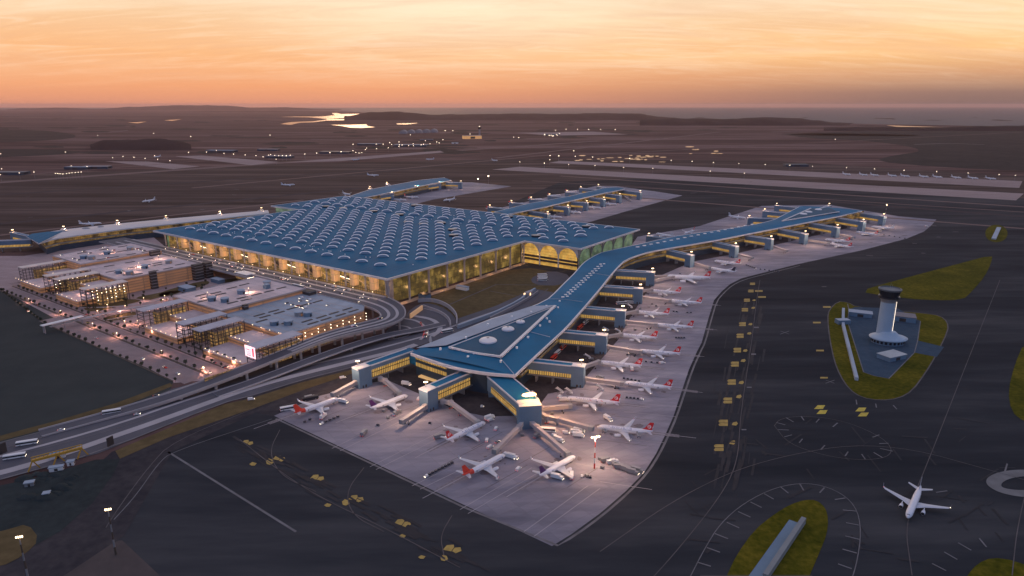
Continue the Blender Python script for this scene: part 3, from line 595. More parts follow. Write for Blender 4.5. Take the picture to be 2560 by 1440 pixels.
g = MB(); g.wall(TT([(-89, 295), (-89, 472)]), 0, ZR-2.3, M['tgreen']); make('rear_glass', g, tb)
for z in (5.5, 10.5):
    g = MB(); g.ribbon(TT([(-88, 293.6), (10, 293.6)]), 1.2, z+3.4, M['dark'], 3.2); make('gallery', g, tb)
# columns with flared heads
for k in range(9):
    q = T(3.2, 4+k*35.6); g = MB(); g.lathe(q[0], q[1], [(1.5, 0), (1.3, 26), (1.6, 30), (3.4, ZR-2.1)], M['conc'], 10); make('column', g, tb)
    q = T(5.5, 4+k*35.6); g = MB(); g.lathe(q[0], q[1], [(.5, ZR-3.2), (.9, ZR-2.7), (.5, ZR-2.3)], M['lampw'], 8); make('downlight', g, tb)
for k in range(15):
    q = T(6+k*36.3, 3.4); g = MB(); g.lathe(q[0], q[1], [(1.3, ZD), (1.0, 27), (1.4, 30), (3.0, ZR-2.1)], M['conc'], 10); make('column', g, tb)
    q = T(8.5+k*36.3, 6); g = MB(); g.lathe(q[0], q[1], [(.4, ZR-3.2), (1.0, ZR-2.7), (.4, ZR-2.3)], M['lampw'], 8); make('downlight', g, tb)
# entrance towers projecting from the front glass
for k in range(13):
    u = 36+k*36.3; q = T(u, fs-4); g = MB(); g.box(q[0], q[1], ZD, ZR-3.2-(k % 2)*3, 7.5, 8.5, M['entr'], AU); make('entrance_tower', g, tb)
    a = T(u+6, fs-5); b = T(u+27, fs-5); g = MB(); g.bar((*a, ZD+2.2), (*b, ZD+8.5), 2.2, .9, M['entr']); g.bar((*a, ZD+6.6), (*b, ZD+8.6), .25, .25, M['lampw']) if k % 3 == 1 else None; make('entrance_ramp', g, tb)
    q = T(u+18, fs-1.2); g = MB(); g.box(q[0], q[1], ZD, ZD+9, 14, 2.0, M['dark' if k % 2 else 'band'], AU); make('vestibule', g, tb)
# base path and small plant boxes on the airside edge
struct('path', MB().ribbon([T(-2, 6), T(-2, 100), T(2, 292)], 10, .45, ground_mat('lit_path', [(.3, (.36, .27, .20)), (.7, (.50, .38, .28))], ((.05, 1, 1), (.3, 1, 1)))))  # lamplight put into the path's warm colour
def hut(name, label, px, py, lx, ly, h, m, mt, rot=AU, z=0, cat='hut', grp=None, roofd=.5):
    q = P(px, py, z); r = thing(name, label, cat, (*q, z), rot, grp); o0 = ORG[r.name]; ORG[r.name] = Vector((0, 0, 0))
    make('wall', MB().box(0, 0, 0, h, lx, ly, m), r); make('roof', MB().box(0, 0, h, h+roofd, lx+.8, ly+.8, mt), r)
    g = MB(); g.box(0, -ly/2-.03, h*.1, h*.75, lx*.25, .08, M['dark']); g.box(lx/2+.03, 0, h*.3, h*.75, .08, ly*.5, M['glassd']); make('door', g, r)
    return r
hut('plant_room', 'grey plant room at the foot of the terminal corner', 1062, 746, 13, 9, 6, M['clad'], M['dark'], cat='plant room')
hut('plant_room', 'pale blue long plant room on the grass beside the glass hall', 1156, 724, 18, 6, 4.5, M['white'], M['roofgrey'], cat='plant room')
for k in range(8): plight('lamp_or_fill_light', (*(Vector(T(-3, 22+k*35.6))-Vector(tb.location[:2])), 9), 1900, (1, .52, .22), tb, 1.0)  # point lights without fixtures, added to warm the path
for k in range(3): plight('lamp_or_fill_light', (*(Vector(T(-75+k*33, 282))-Vector(tb.location[:2])), 9), 1100, (1, .55, .22), tb, 1.0)  # added fill in front of the arches, no fixtures
for k in range(14): plight('lamp_or_fill_light', (*(Vector(T(24+k*36.3, 5))-Vector(tb.location[:2])), 24), 3800, (1, .56, .26), tb, 1.0)  # added fill along the entrances, no fixtures
# ---------------------------------------------------------------- concourses
def concourse(name, label, Lp, Rp, z, arch, z0=0, n=40, cat='building', inset_=5, glass='pglass', roof='roof', skl=True, side='R', rm=None):
    Ls = resample(Lp, n); Rs = resample(Rp, n); c = ((Ls[0][0]+Rs[0][0])/2, (Ls[0][1]+Rs[0][1])/2); r = thing(name, label, cat, (*c, z0))
    rows = []
    for a, b in zip(Ls, Rs):
        a = Vector(a); b = Vector(b); rows.append([((a.lerp(b, t)).x, (a.lerp(b, t)).y, z+arch*math.sin(math.pi*t)) for t in [k/8 for k in range(9)]])
    g = MB(); g.grid([list(reversed(q)) for q in rows], rm or M[roof]); make('roof', g, r, True)
    g = MB(); under = [[(x, y, z-1.6) for x, y, _ in (q[0], q[-1])] for q in rows]; g.grid(under, M['clad']); make('soffit', g, r)
    g = MB(); g.ribbon(Rs, 1.4, z+.35, M['fascia'], 2.0); make('eave', g, r); g = MB(); g.ribbon(Ls, 1.4, z+.35, M['fascia'], 2.0); make('eave', g, r)
    g = MB(); g.ribbon([Ls[0], Rs[0]], 1.4, z+.4, M['fascia'], 2.4); g.ribbon([Ls[-1], Rs[-1]], 1.4, z+.4, M['fascia'], 2.4); make('end_edge', g, r)
    Li = []; Ri = []
    for a, b in zip(Ls, Rs):
        a = Vector(a); b = Vector(b); d = (b-a).normalized()*inset_; Li.append(tuple(a+d)); Ri.append(tuple(b-d))
    path = Li[1:-1] + list(reversed(Ri[1:-1])); path = path+[path[0]]
    g = MB(); g.wall(path, z-8.5, z-1.6, M[glass]); make('upper_glazing', g, r)
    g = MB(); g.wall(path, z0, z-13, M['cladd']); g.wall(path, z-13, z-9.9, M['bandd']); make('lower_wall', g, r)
    q = inset(Li[1:-1] + list(reversed(Ri[1:-1])), -1.0); g = MB(); g.wall(q, z-9.9, z-8.5, M['steel'], True); make('ledge', g, r)
    return r, Ls, Rs
ZP = 22.0
Rp = PP([(1287, 939), (1340, 889), (1415, 820), (1460, 769), (1500, 722), (1525, 690), (1545, 667), (1562, 651), (1590, 639), (1630, 628), (1682, 619), (1794, 600), (1935, 572), (2091, 542), (2154, 528)], ZP)
Lp = PP([(1027, 884), (1047, 873), (1100, 850), (1178, 818), (1240, 793), (1300, 777), (1340, 763), (1375, 745), (1407, 712), (1437, 683), (1460, 655), (1500, 632), (1560, 619), (1685, 591), (1800, 575), (1891, 561), (1935, 550), (1960, 537), (1998, 517)], ZP)
# the near head splays: match the sides by hand up to the waist, then evenly
def split(poly, cut):
    return poly[:cut+1], poly[cut:]
La, Lb = split(Lp, 7); Ra, Rb = split(Rp, 4)
Lm = resample(La, 16)+resample(Lb, 34)[1:]; Rm_ = resample(Ra, 16)+resample(Rb, 34)[1:]
con, Ls, Rs = concourse('concourse_building', 'long blue-roofed concourse with splayed near head, bending past the terminal to a forked end', Lm, Rm_, ZP, 2.2, n=49)
def on_head(z, pts): return PP(pts, z)
# curved front lip of the head
fr = smooth(PP([(1027, 884), (1067, 898), (1117, 914), (1152, 923), (1217, 934), (1287, 939)], ZP), 2)
g = MB(); rowa = [(x, y, ZP+.5) for x, y in fr]; lin = resample([fr[0], fr[-1]], len(fr)); rowb = [(x+(a[0]-x)*-.0, y, ZP+1.2) for (x, y), a in zip([(p[0]*.85+PP([(1200, 800)], ZP)[0][0]*.15, p[1]*.85+PP([(1200, 800)], ZP)[0][1]*.15) for p in lin], fr)]
g.grid([rowa, rowb], M['roof']); make('front_roof', g, con, True)
g = MB(); g.ribbon(fr, 1.4, ZP+.75, M['fascia'], 2.4); make('front_edge', g, con)
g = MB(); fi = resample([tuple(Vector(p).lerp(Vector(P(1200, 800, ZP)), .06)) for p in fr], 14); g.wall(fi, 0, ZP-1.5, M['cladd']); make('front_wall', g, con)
g = MB(); fo = [tuple(Vector(q)+(Vector(q)-Vector(P(1200, 800, ZP))).normalized()*.4) for q in fi]; g.wall(fo[:6], 14.5, 19, M['band']); g.wall(fo[:6], 8, 12, M['band']); make('window_band', g, con)
# sunken triangle with pale kerbs and white domes
zt = ZP+2.6
tri = PP([(1127, 868), (1180, 882), (1252, 892), (1320, 829), (1387, 767), (1290, 806), (1200, 841)], zt)
g = MB(); g.face([(x, y, zt) for x, y in ccw(tri)], M['roof2']); make('roof_well', g, con)
g = MB(); a = smooth(PP([(1122, 869), (1180, 883), (1252, 893)], zt), 1); g.ribbon(a, 2.0, zt+1.2, M['fascia'], 1.4); make('well_kerb', g, con)
g = MB(); g.ribbon(PP([(1252, 893), (1388, 766)], zt), 2.8, zt+1.4, M['fascia'], 1.6); make('well_kerb', g, con)
g = MB(); g.ribbon(PP([(1122, 869), (1388, 766)], zt), .8, zt+.7, M['fascia'], .8); make('well_kerb', g, con)
g = MB(); g.face([(x, y, zz) for (x, y), zz in zip(PP([(1040, 868), (1115, 866), (1388, 765), (1330, 763), (1225, 797)], zt-.9), (zt-1.6, zt+.1, zt+.1, zt-1.6, zt-1.8))], M['roofgrey']); make('grey_roof', g, con)
for x, y, r in [(1220, 853, 22.5), (1270, 824, 16), (1301, 806, 11.5)]:
    c = P(x, y, zt); e = P(x+r, y, zt); rad = math.dist(c, e); g = MB(); g.lathe(c[0], c[1], [(rad, zt), (rad, zt+1.0), (rad*.95, zt+1.3)], M['fascia'], 24); g.dome(c[0], c[1], zt+1.2, rad*.94, rad*.94, rad*.26, M['white'], 0, 5, 24); g.lathe(c[0], c[1], [(rad*.16, zt+rad*.26+.6), (rad*.16, zt+rad*.26+1.5)], M['steel'], 10); make('roof_dome', g, con, True)
for k in range(15):
    t = k/14; c = P(1413+(1506-1413)*t, 743+(661-743)*t, ZP+2.2); g = MB(); g.box(c[0]-2.6, c[1], ZP+2.0, ZP+3.0, 3.4, 1.6, M['rim'], math.radians(10)); 
    if k % 1 == 0: g.box(c[0]+2.6, c[1]+2.5, ZP+2.0, ZP+3.0, 3.0, 1.6, M['rim'], math.radians(10))
    make('roof_skylight', g, con)
for k in range(18):
    t = k/17; c = P(1594+(1880-1594)*t, 618+(561-618)*t, ZP+2.2); g = MB(); g.box(c[0], c[1], ZP+1.9, ZP+3.1, 5, 2.6, M['rim'], math.radians(20)); make('roof_skylight', g, con)
g = MB()
for x, y in [(1374, 805), (1367, 797), (1350, 815), (1320, 844), (1292, 870), (1252, 904), (1395, 770), (1399, 754), (1232, 890), (1185, 885), (1101, 873), (1165, 845), (1220, 812), (1280, 793), (1328, 781), (1366, 766), (1170, 893)]:
    c = P(x, y, ZP+2); g.lathe(c[0], c[1], [(1.1, ZP+.5), (1.1, ZP+3.3)], M['rim'], 8)
o = make('roof_vents', g, con)
for pts in ([(1370, 747), (1400, 747), (1456, 754)], [(1325, 829), (1375, 842)], [(1250, 894), (1287, 937)], [(1487, 683), (1530, 690)]):
    g = MB(); g.ribbon(smooth(PP(pts, ZP+2.4), 1), .5, ZP+2.5, M['roofgrey'], .4); make('roof_seam', g, con)
# far fork
zt = ZP+2.6
g = MB(); g.face([(x, y, zt) for x, y in ccw(PP([(1955, 553), (2030, 521), (2075, 520), (2098, 531)], zt))], M['roof2']); make('roof_well', g, con)
for a, b in [((1955, 553), (2027, 521)), ((1955, 553), (2098, 530)), ((2040, 524), (2071, 516))]:
    g = MB(); g.ribbon(PP([a, b], zt), 2.2, zt+1.0, M['fascia'], 1.2); make('well_kerb', g, con)
for x, y in [(2009, 535), (2022, 530), (2046, 524)]:
    c = P(x, y, zt); g = MB(); g.dome(c[0], c[1], zt, 7, 7, 2.4, M['white'], 0, 4, 16); make('roof_dome', g, con, True)
g = MB(); g.prism(PP([(1985, 521), (2002, 515), (2072, 518), (2160, 527), (2128, 536), (2040, 546)], ZP-.6), ZP-13, ZP-.2, M['pglass'], M['roof']); make('fork_roof', g, con)
# gate wings
def gate_wing(parent, root, end, z=19.0, w=8.0, base=0.0, lit='band', legs=True, blk=11.0, back=6.0, glow=True, cl=7.6):
    a = Vector(P(*root, z)); b = Vector(P(*end, z)); d = (b-a).normalized(); a = a-d*back; n = Vector((-d.y, d.x)); ang = math.atan2(d.y, d.x)
    c = (a+b)/2; L_ = (b-a).length; hb = b-d*blk/2
    W_ = MB(); W_.box(c.x-d.x*blk/2, c.y-d.y*blk/2, z-cl, z-.5, L_-blk, w, M['clad'], ang, M['roof']); wg = make('gate_wing', W_, parent)
    g = MB(); e = a; f = b-d*blk
    for s in (-1, 1): g.ribbon([tuple(a+n*s*(w/2)), tuple(b+n*s*(w/2))], .7, z+.3, M['fascia'], 1.1)
    g.ribbon([tuple(b-n*(w/2+.3)), tuple(b+n*(w/2+.3))], .9, z+.34, M['fascia'], 1.2); make('parapet', g, wg)
    g = MB()
    for s in (-1, 1):
        p, q = a+d*4+n*s*(w/2-.3), f+n*s*(w/2-.3); g.wall([tuple(p), tuple(q)], z-11.6, z-cl, M[lit])
    make('window_band', g, wg)
    g = MB(); cc = (a+f)/2; g.box(cc.x, cc.y, z-12.6, z-11.6, (f-a).length, w+.6, M['steel'], ang)
    make('floor_slab', g, wg)
    g = MB(); g.box(hb.x, hb.y, base, z-.1, blk, w+1.2, M['clad'], ang, M['fascia'])
    for s in (-1, 1):
        q = hb+n*s*(w/2+.65); g.box(q.x, q.y, base, base+2.6, 1.6, .1, M['dark'], ang); q2 = q+d*3; g.box(q2.x, q2.y, base, base+2.6, 1.2, .1, M['dark'], ang)
    make('end_block', g, wg)
    if legs:
        for t in (.25, .6):
            q = a.lerp(f, t); g = MB(); g.box(q.x, q.y, base, z-12.6, 1.0, w*.8, M['steel'], ang); make('pier_leg', g, wg)
    return b-d*3, d
WING_LAMPS = []
RW = [((1330, 900), (1462, 914)), ((1397, 826), (1518, 837)), ((1455, 767), (1564, 776)), ((1505, 714), (1607, 721)), ((1545, 675), (1637, 680)), ((1663, 622), (1732, 638)), ((1776, 602), (1843, 616)), ((1860, 587), (1932, 598)), ((1944, 571), (2017, 585)), ((2026, 557), (2097, 569)), ((2094, 544), (2162, 555)), ((2141, 530), (2213, 541))]
for i, (a, b) in enumerate(RW): WING_LAMPS.append((gate_wing(con, a, b), 'lower'))
for a, b in [((1700, 598), (1618, 589)), ((1945, 547), (1869, 544)), ((1975, 533), (1908, 527)), ((2016, 520), (1938, 513)), ((2060, 518), (2074, 513))]: WING_LAMPS.append((gate_wing(con, a, b), 'upper'))
for a, b in [((1162, 930), (1058, 975))]: WING_LAMPS.append((gate_wing(con, a, b, w=9, z=18, cl=4.2), 'near'))
# two-part wing at the far-left of the head
q1, _ = gate_wing(con, (1020, 876), (888, 921), w=9, z=18, back=2, blk=13, cl=4.2)
WING_LAMPS.append(((q1, _), 'near'))
g = MB(); g.ribbon(PP([(1010, 880), (1018, 872), (1050, 884)], 18), 9, 17.6, M['roof'], 10); make('link_roof', g, con)
# broad front wing pointing at the viewer
a1, a2, b1, b2 = PP([(1218, 940), (1276, 938), (1300, 1012), (1345, 996)], 19)
g = MB(); g.prism([a1, a2, b2, b1], 6, 18.6, M['clad'], M['roof']); wgf = make('front_gate_wing', g, con)
g = MB(); g.ribbon([a1, b1, b2, a2], .9, 19.2, M['fascia'], 1.2); make('parapet', g, wgf)
g = MB()
for p, q in ((a1, b1), (a2, b2)):
    p = Vector(p); q = Vector(q); dd = (q-p).normalized(); nn = Vector((-dd.y, dd.x)); s = 1 if (Vector(a2)-Vector(a1)).dot(nn)*(1 if p == Vector(a1) else -1) < 0 else -1
    g.wall([tuple(p+nn*s*.25+dd*8), tuple(q+nn*s*.25-dd*6)], 7.2, 13, M['band'])
make('window_band', g, wgf)
c = Vector(b1).lerp(Vector(b2), .5); g = MB(); g.box(c.x, c.y-2, 0, 19.0, 17, 12, M['clad'], math.radians(8), M['fascia']); make('end_block', g, wgf)
c = Vector(a1).lerp(Vector(a2), .5); g = MB(); g.box(c.x, c.y+4, 0, 17, 18, 10, M['clad'], math.radians(5)); make('root_block', g, wgf)
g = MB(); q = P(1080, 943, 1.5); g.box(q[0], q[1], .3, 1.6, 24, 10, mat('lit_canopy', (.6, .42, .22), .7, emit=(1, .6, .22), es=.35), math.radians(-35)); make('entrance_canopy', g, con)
# far concourses
z = 22
c2, _, _ = concourse('concourse_building', 'narrow blue-roofed concourse behind the right part of the terminal, red aircraft tails along it', PP([(1236, 530), (1321, 509), (1422, 491), (1496, 474), (1507, 470), (1539, 468)], z), PP([(1268, 536), (1355, 519), (1440, 499), (1500, 485), (1545, 476), (1562, 473)], z), z, 1.2, n=24, inset_=3)
for a, b in [((1313, 526), (1372, 535)), ((1370, 513), (1423, 518)), ((1415, 503), (1470, 507)), ((1462, 492), (1512, 498)), ((1505, 483), (1552, 489)), ((1552, 475), (1603, 481))]: WING_LAMPS.append((gate_wing(c2, a, b), 'second'))
for a, b in [((1262, 522), (1222, 517)), ((1317, 510), (1276, 506)), ((1366, 500), (1325, 497)), ((1410, 492), (1371, 489)), ((1452, 483), (1415, 480)), ((1490, 474), (1450, 470)), ((1515, 470), (1495, 465))]: WING_LAMPS.append((gate_wing(c2, a, b), 'second'))
c3, _, _ = concourse('concourse_building', 'farthest narrow concourse rising behind the back corner of the terminal', PP([(870, 492), (924, 474), (975, 464), (1050, 450), (1110, 444)], z), PP([(903, 496), (965, 483), (1028, 470), (1085, 458), (1128, 451)], z), z, 1.0, n=20, inset_=3)
for a, b in [((935, 490), (982, 483)), ((993, 478), (1040, 468)), ((1055, 465), (1100, 458)), ((1110, 455), (1155, 456))]: WING_LAMPS.append((gate_wing(c3, a, b), 'third'))
for a, b in [((975, 464), (967, 459)), ((930, 474), (924, 470))]: WING_LAMPS.append((gate_wing(c3, a, b), 'third'))
# left concourse with pale roof
RWt = mat('pale_roof_metal', (.55, .53, .55), .45, .2, var=.08, vs=.03)
c4, l4, r4 = concourse('concourse_building', 'long concourse with a pale metal roof curving away left of the terminal', PP([(70, 589), (110, 582), (168, 573), (280, 561), (413, 548), (540, 537), (669, 526)], z), PP([(97, 608), (139, 596), (194, 588), (319, 571), (417, 561), (540, 547), (672, 533)], z), z, 2.0, n=30, inset_=3, glass='pglass', rm=RWt)
g = MB(); g.prism(PP([(66, 592), (80, 585), (118, 580), (160, 578), (120, 598), (97, 609)], z+2), z+1.4, z+2.5, M['fascia'], RM); make('blue_end_roof', g, c4)
for x, y, r in [(158, 578, 12), (215, 571, 10), (252, 567, 8)]:
    q = P(x, y, z+2); e = P(x+r, y, z+2); g = MB(); g.dome(q[0], q[1], z+1.5, math.dist(q, e), 5, 2.5, M['steel'], 0, 4, 16); make('roof_dome', g, c4, True)
for a, b in [((150, 581), (160, 571)), ((290, 563), (294, 556)), ((410, 551), (416, 544)), ((545, 540), (550, 533)), ((640, 531), (655, 524)), ((75, 590), (30, 580)), ((75, 598), (-60, 604))]: WING_LAMPS.append((gate_wing(c4, a, b, w=6, blk=6, back=2), 'left'))
# ---------------------------------------------------------------- control towers
q = P(2206, 852); twr = thing('control_tower', 'tall white cylindrical control tower on a saucer base with a dark glazed cab', 'control tower', (*q, 0)); cx, cy = q
g = MB(); g.lathe(cx, cy, [(7.1, 5), (6.9, 12), (6.7, 42)], mat('tower_white', (.34, .45, .56), .5, var=.04), 32); g.lathe(cx, cy, [(6.7, 42), (7.2, 44), (8.4, 46.5)], M['steel'], 32, cap=False); make('shaft', g, twr, True)
g = MB(); g.lathe(cx, cy, [(9.0, 46.5), (9.6, 47), (9.6, 48.5), (8.6, 48.6), (9.9, 54), (9.9, 55.2)], M['glassd'], 32); make('cab', g, twr)
g = MB(); g.lathe(cx, cy, [(10.6, 54.6), (10.8, 56), (9.6, 56.4), (9.2, 55.4)], mat('cab_ring', (.10, .12, .14), .5), 32); g.lathe(cx, cy, [(10.2, 46.6), (10.3, 47.6)], M['dark'], 32); make('cab_ring', g, twr)
g = MB(); g.lathe(cx, cy, [(.15, 56), (.1, 62)], M['steel'], 6); g.lathe(cx+3, cy+2, [(.12, 56), (.1, 59.5)], M['steel'], 6); make('antenna', g, twr)
g = MB(); bx, by = cx+2.5, cy-5; g.lathe(bx, by, [(16.6, 5.2), (17, 6.0), (14, 6.9), (9, 9.0), (6, 12)], MATS['tower_white'], 36, 1.08, .9); make('saucer_roof', g, twr, True)
g = MB(); g.lathe(bx, by, [(14.5, .3), (14.5, 5.2)], M['clad'], 36, 1.08, .9, cap=False)
for k in range(24):
    a = 2*math.pi*k/24; x = bx+14.6*1.08*math.cos(a); y = by+14.6*.9*math.sin(a); g.box(x, y, 1.5, 4, 2.2, .3, M['glassd'], a+math.pi/2)
make('base_wall', g, twr)
g = MB(); a = cx+5.6, cy-5.0; g.bar((cx+6.4, cy-3.9, 10), (cx+6.4, cy-3.9, 43), .3, .3, mat('strip_glow', (.8, .8, .8), .5, emit=(1, .8, .6), es=1.6)); make('light_strip', g, twr)
hut('service_building', 'low grey building with a flat roof left of the control tower', 2150, 790, 24, 12, 5, M['clad'], M['roofgrey'], math.radians(-25), cat='building')
hut('service_building', 'low brown-grey building right behind the control tower', 2254, 800, 26, 18, 6, M['clad'], mat('taupe_roof', (.17, .16, .18), .7), math.radians(-25), cat='building')
hut('service_building', 'pale flat-roofed building in front of the control tower', 2228, 896, 23, 14, 4.5, M['clad'], mat('pale_flat_roof', (.42, .46, .48), .7), math.radians(25), cat='building')
g = MB(); g.ribbon(PP([(2108, 776), (2107, 815), (2141, 952)]), 2.8, 3.2, M['roofgrey'], 2.9); b_ = solo('blast_fence', g, 'long pale blast fence strip on the grass left of the control tower', 'fence')
g = MB(); g.box(*P(2106, 809), .3, 5, 14, 8, M['clad'], .1, M['roofgrey']); solo('checkpoint_hut', g, 'small grey hut straddling the pale fence strip left of the control tower', 'hut')
g = MB(); g.ribbon(PP([(2008, 1308), (1912, 1452)]), 2.6, 4.0, mat('weathered_slab', (.22, .24, .25), .8), 3.7); solo('blast_fence', g, 'long pale barrier on the oval grass island at the bottom', 'fence')
g = MB(); g.ribbon(PP([(1988, 1309), (1888, 1452)]), 7, 1.2, M['clad'], .9); solo('ramp_slab', g, 'long ribbed grey slab beside the pale barrier on the oval island', 'ramp')
g = MB(); g.ribbon(PP([(2484, 599), (2497, 571)]), 7, 2.5, M['roofgrey'], 2.2); solo('blast_fence', g, 'short pale slab on the small round grass patch at upper right', 'fence')
# distant tower and its lit base
q = P(1199, 343); t2 = thing('control_tower', 'distant slender control tower with a lit cab beside a lit low building', 'control tower', (*q, 0)); g = MB(); g.lathe(*q, [(8, 0), (6.5, 60)], M['conc'], 12); make('shaft', g, t2); g = MB(); g.lathe(*q, [(9, 60), (13, 64), (13, 72), (9, 76)], M['glassd'], 12); make('cab', g, t2); g = MB(); g.lathe(*q, [(3, 77), (3, 80)], M['lampfar'], 8); make('beacon', g, t2)
hut('operations_building', 'distant low building with one lit golden end beside the far tower', 1180, 347, 130, 60, 22, mat('gold_lit_wall', (.5, .3, .15), .7, emit=(1, .5, .18), es=.35), M['conc'], math.radians(15), cat='building')
for i, x in enumerate([1009, 1028, 1047, 1066, 1085]):
    q = P(x, 334-i*.8); g = MB(); rows = []
    for t in (-1, 1): rows.append([(q[0]+34*math.cos(a), q[1]+t*45, 30*math.sin(a)) for a in [math.pi*k/10 for k in range(11)]])
    g.grid(rows, M['conc']); g.face(rows[0], M['conc']); g.face(list(reversed(rows[1])), M['conc']); hg = thing('arched_hangar', 'distant pale arched hangar, %s from the left in the row of five' % nth(i), 'hangar', (*q, 0), 0, 'distant arched hangars'); make('shell', g, hg); g = MB(); g.box(q[0], q[1]-45.4, 0, 15, 30, .5, M['steel']); make('door', g, hg)
# ---------------------------------------------------------------- landside roads
def uvr(pts, w, z, m, th=0, off=0): return MB().ribbon(TT(pts), w, z, m, th, off)
hw = PP([(-400, 1215), (0, 1107), (290, 1030), (433, 972), (560, 940), (700, 905), (860, 872), (1000, 838), (1080, 822), (1150, 795), (1240, 765), (1335, 722), (1400, 735), (1300, 776), (1180, 818), (1040, 868), (1010, 885), (880, 920), (760, 950), (633, 990), (547, 1012), (247, 1134), (0, 1201), (-400, 1310)])
struct('highway', MB().face([(x, y, .30) for x, y in ccw(hw)], M['asph']))
for i, (pts, w, m) in enumerate([
    ([(-200, 1193), (0, 1142), (150, 1103), (300, 1059), (433, 1012), (560, 972), (700, 930), (900, 884), (1000, 858), (1080, 836), (1160, 806), (1250, 775)], 3.2, 'median'),
    ([(-200, 1232), (0, 1184), (120, 1150), (250, 1104), (400, 1052), (547, 998), (640, 966), (760, 934), (900, 900), (1000, 876), (1040, 862)], 7.5, 'median'),
    ([(0, 1200), (247, 1133), (547, 1011), (633, 989), (760, 949), (880, 919), (1000, 887)], 1.6, 'line'),
    ([(0, 1108), (290, 1031), (433, 974), (560, 942), (700, 907)], 1.2, 'line'),
    ([(-50, 1160), (150, 1112), (300, 1070), (433, 1024), (560, 985)], .5, 'line'),
    ([(0, 1124), (290, 1045), (433, 990), (560, 955), (740, 910)], .5, 'line'),
    ([(640, 975), (760, 942), (900, 908), (1010, 880), (1045, 866)], .6, 'line')]):
    struct('road_median' if m == 'median' else 'road_line', MB().ribbon(smooth(PP(pts), 1), w, .42+.03*i, M[m], .10 if w > 3 else 0))
flat('grass_verge', PP([(288, 1128), (560, 1012), (633, 995), (760, 955), (880, 925), (886, 933), (760, 975), (640, 1020), (420, 1095), (300, 1148)]), .36, M['grassd'])
flat('grass_verge', PP([(0, 1103), (150, 1063), (300, 1020), (433, 965), (425, 958), (290, 1008), (150, 1050), (0, 1090), (-300, 1165), (-300, 1180)]), .2, M['grassd'])
struct('service_lane_line', MB().ribbon(smooth(PP([(640, 1020), (430, 1105), (370, 1170), (300, 1265), (265, 1320)]), 2), .6, .3, M['linef']))
struct('service_lane_line', MB().ribbon(smooth(PP([(680, 1048), (430, 1130), (395, 1160), (340, 1240), (285, 1300)]), 2), .6, .3, M['line']))
# curb-side deck and viaduct: one elevated road
vd = thing('elevated_road', 'elevated departures road that curls back on tall pillars in front of the terminal corner', 'viaduct', (*T(-60, -70), 0))
cl = [(620, -24), (560, -24), (300, -24), (150, -24), (30, -24), (0, -24)]; cu = [(0, -24), (-28, -29), (-52, -42), (-66, -58), (-68, -76), (-63, -98), (-57, -130), (-56, -155), (-57, -185), (-55, -225), (-52, -262), (-46, -300), (-36, -338), (-27, -380)]
zc_ = [14, 14, 14, 14, 14, 14, 14, 13.5, 12, 9, 6, 3, .9, .5]
wd = [42, 34, 28, 25, 25, 24, 21, 17, 15, 15, 15, 15, 14, 14]
def ribw(mb, pts, ws, zs, m, th, off=0):
    n = len(pts); rows = []
    for i, p in enumerate(pts):
        a = Vector(pts[max(0, i-1)]); b = Vector(pts[min(n-1, i+1)]); t = (b-a).normalized(); nn = Vector((-t.y, t.x)); c = Vector(p); w = ws[i]/2
        l = c+nn*w; r = c-nn*w; rows.append([(r.x, r.y, zs[i]), (l.x, l.y, zs[i]), (l.x, l.y, zs[i]-th), (r.x, r.y, zs[i]-th)])
    mb.grid(rows, m, True); mb.face(rows[-1], m); return rows
d4 = smooth([(*T(*p), z, w) for p, z, w in zip(cu, zc_, wd)], 2)
pts2 = [(q[0], q[1]) for q in d4]; zs2 = [q[2] for q in d4]; ws2 = [q[3] for q in d4]
g = MB(); g.prism(TT([(640, -45), (640, -3), (0, -3), (0, -45)]), ZD-1.8, ZD, M['conc'], M['asph']); make('curb_deck', g, vd)
g = MB(); ribw(g, pts2, ws2, zs2, M['conc'], 2.0); make('curved_deck', g, vd)
g = MB(); ribw(g, pts2, [w-2.2 for w in ws2], [z+.06 for z in zs2], M['asph'], .04); make('carriageway', g, vd)
def offs(pts, ws, f):
    n = len(pts); o = []
    for i, p in enumerate(pts):
        a = Vector(pts[max(0, i-1)]); b = Vector(pts[min(n-1, i+1)]); t = (b-a).normalized(); nn = Vector((-t.y, t.x)); q = Vector(p)+nn*ws[i]*f; o.append((q.x, q.y))
    return o
for f, w in ((-.5, .7), (.5, .7)):
    g = MB(); g.ribbon(offs(pts2, ws2, f), w, [z+.9 for z in zs2], M['median'], 1.4); make('parapet', g, vd)
for f in (-.17, .17):
    n_ = 34; g = MB(); g.ribbon(offs(pts2[:n_], ws2[:n_], f), 3.2, [z+.25 for z in zs2[:n_]], M['median'], .2); make('traffic_island', g, vd)
for v in (-31, -17): g = MB(); g.ribbon(TT([(610, v), (0, v)]), 3.6, ZD+.25, M['median'], .2); make('traffic_island', g, vd)
g = MB(); g.ribbon(TT([(610, -4.5), (0, -4.5)]), 5, ZD+.3, M['conc'], .25); make('kerbside_pavement', g, vd)
g = MB(); g.ribbon(TT([(610, -45), (0, -45)]), .7, ZD+1, M['median'], 1.2); make('parapet', g, vd)
g = MB(); ii = 0; dacc = 0
for a, b, z, w in zip(pts2, pts2[1:], zs2, ws2):
    dacc += math.dist(a, b)
    if dacc > 22 and z > 3.5:
        dacc = 0
        t = (Vector(b)-Vector(a)).normalized(); nn = Vector((-t.y, t.x))
        for s in (-.32, .32): q = Vector(a)+nn*w*s; g = MB(); g.lathe(q.x, q.y, [(1.35, 0), (1.35, z-3.2), (2.2, z-2)], M['conc'], 10); make('pillar', g, vd)
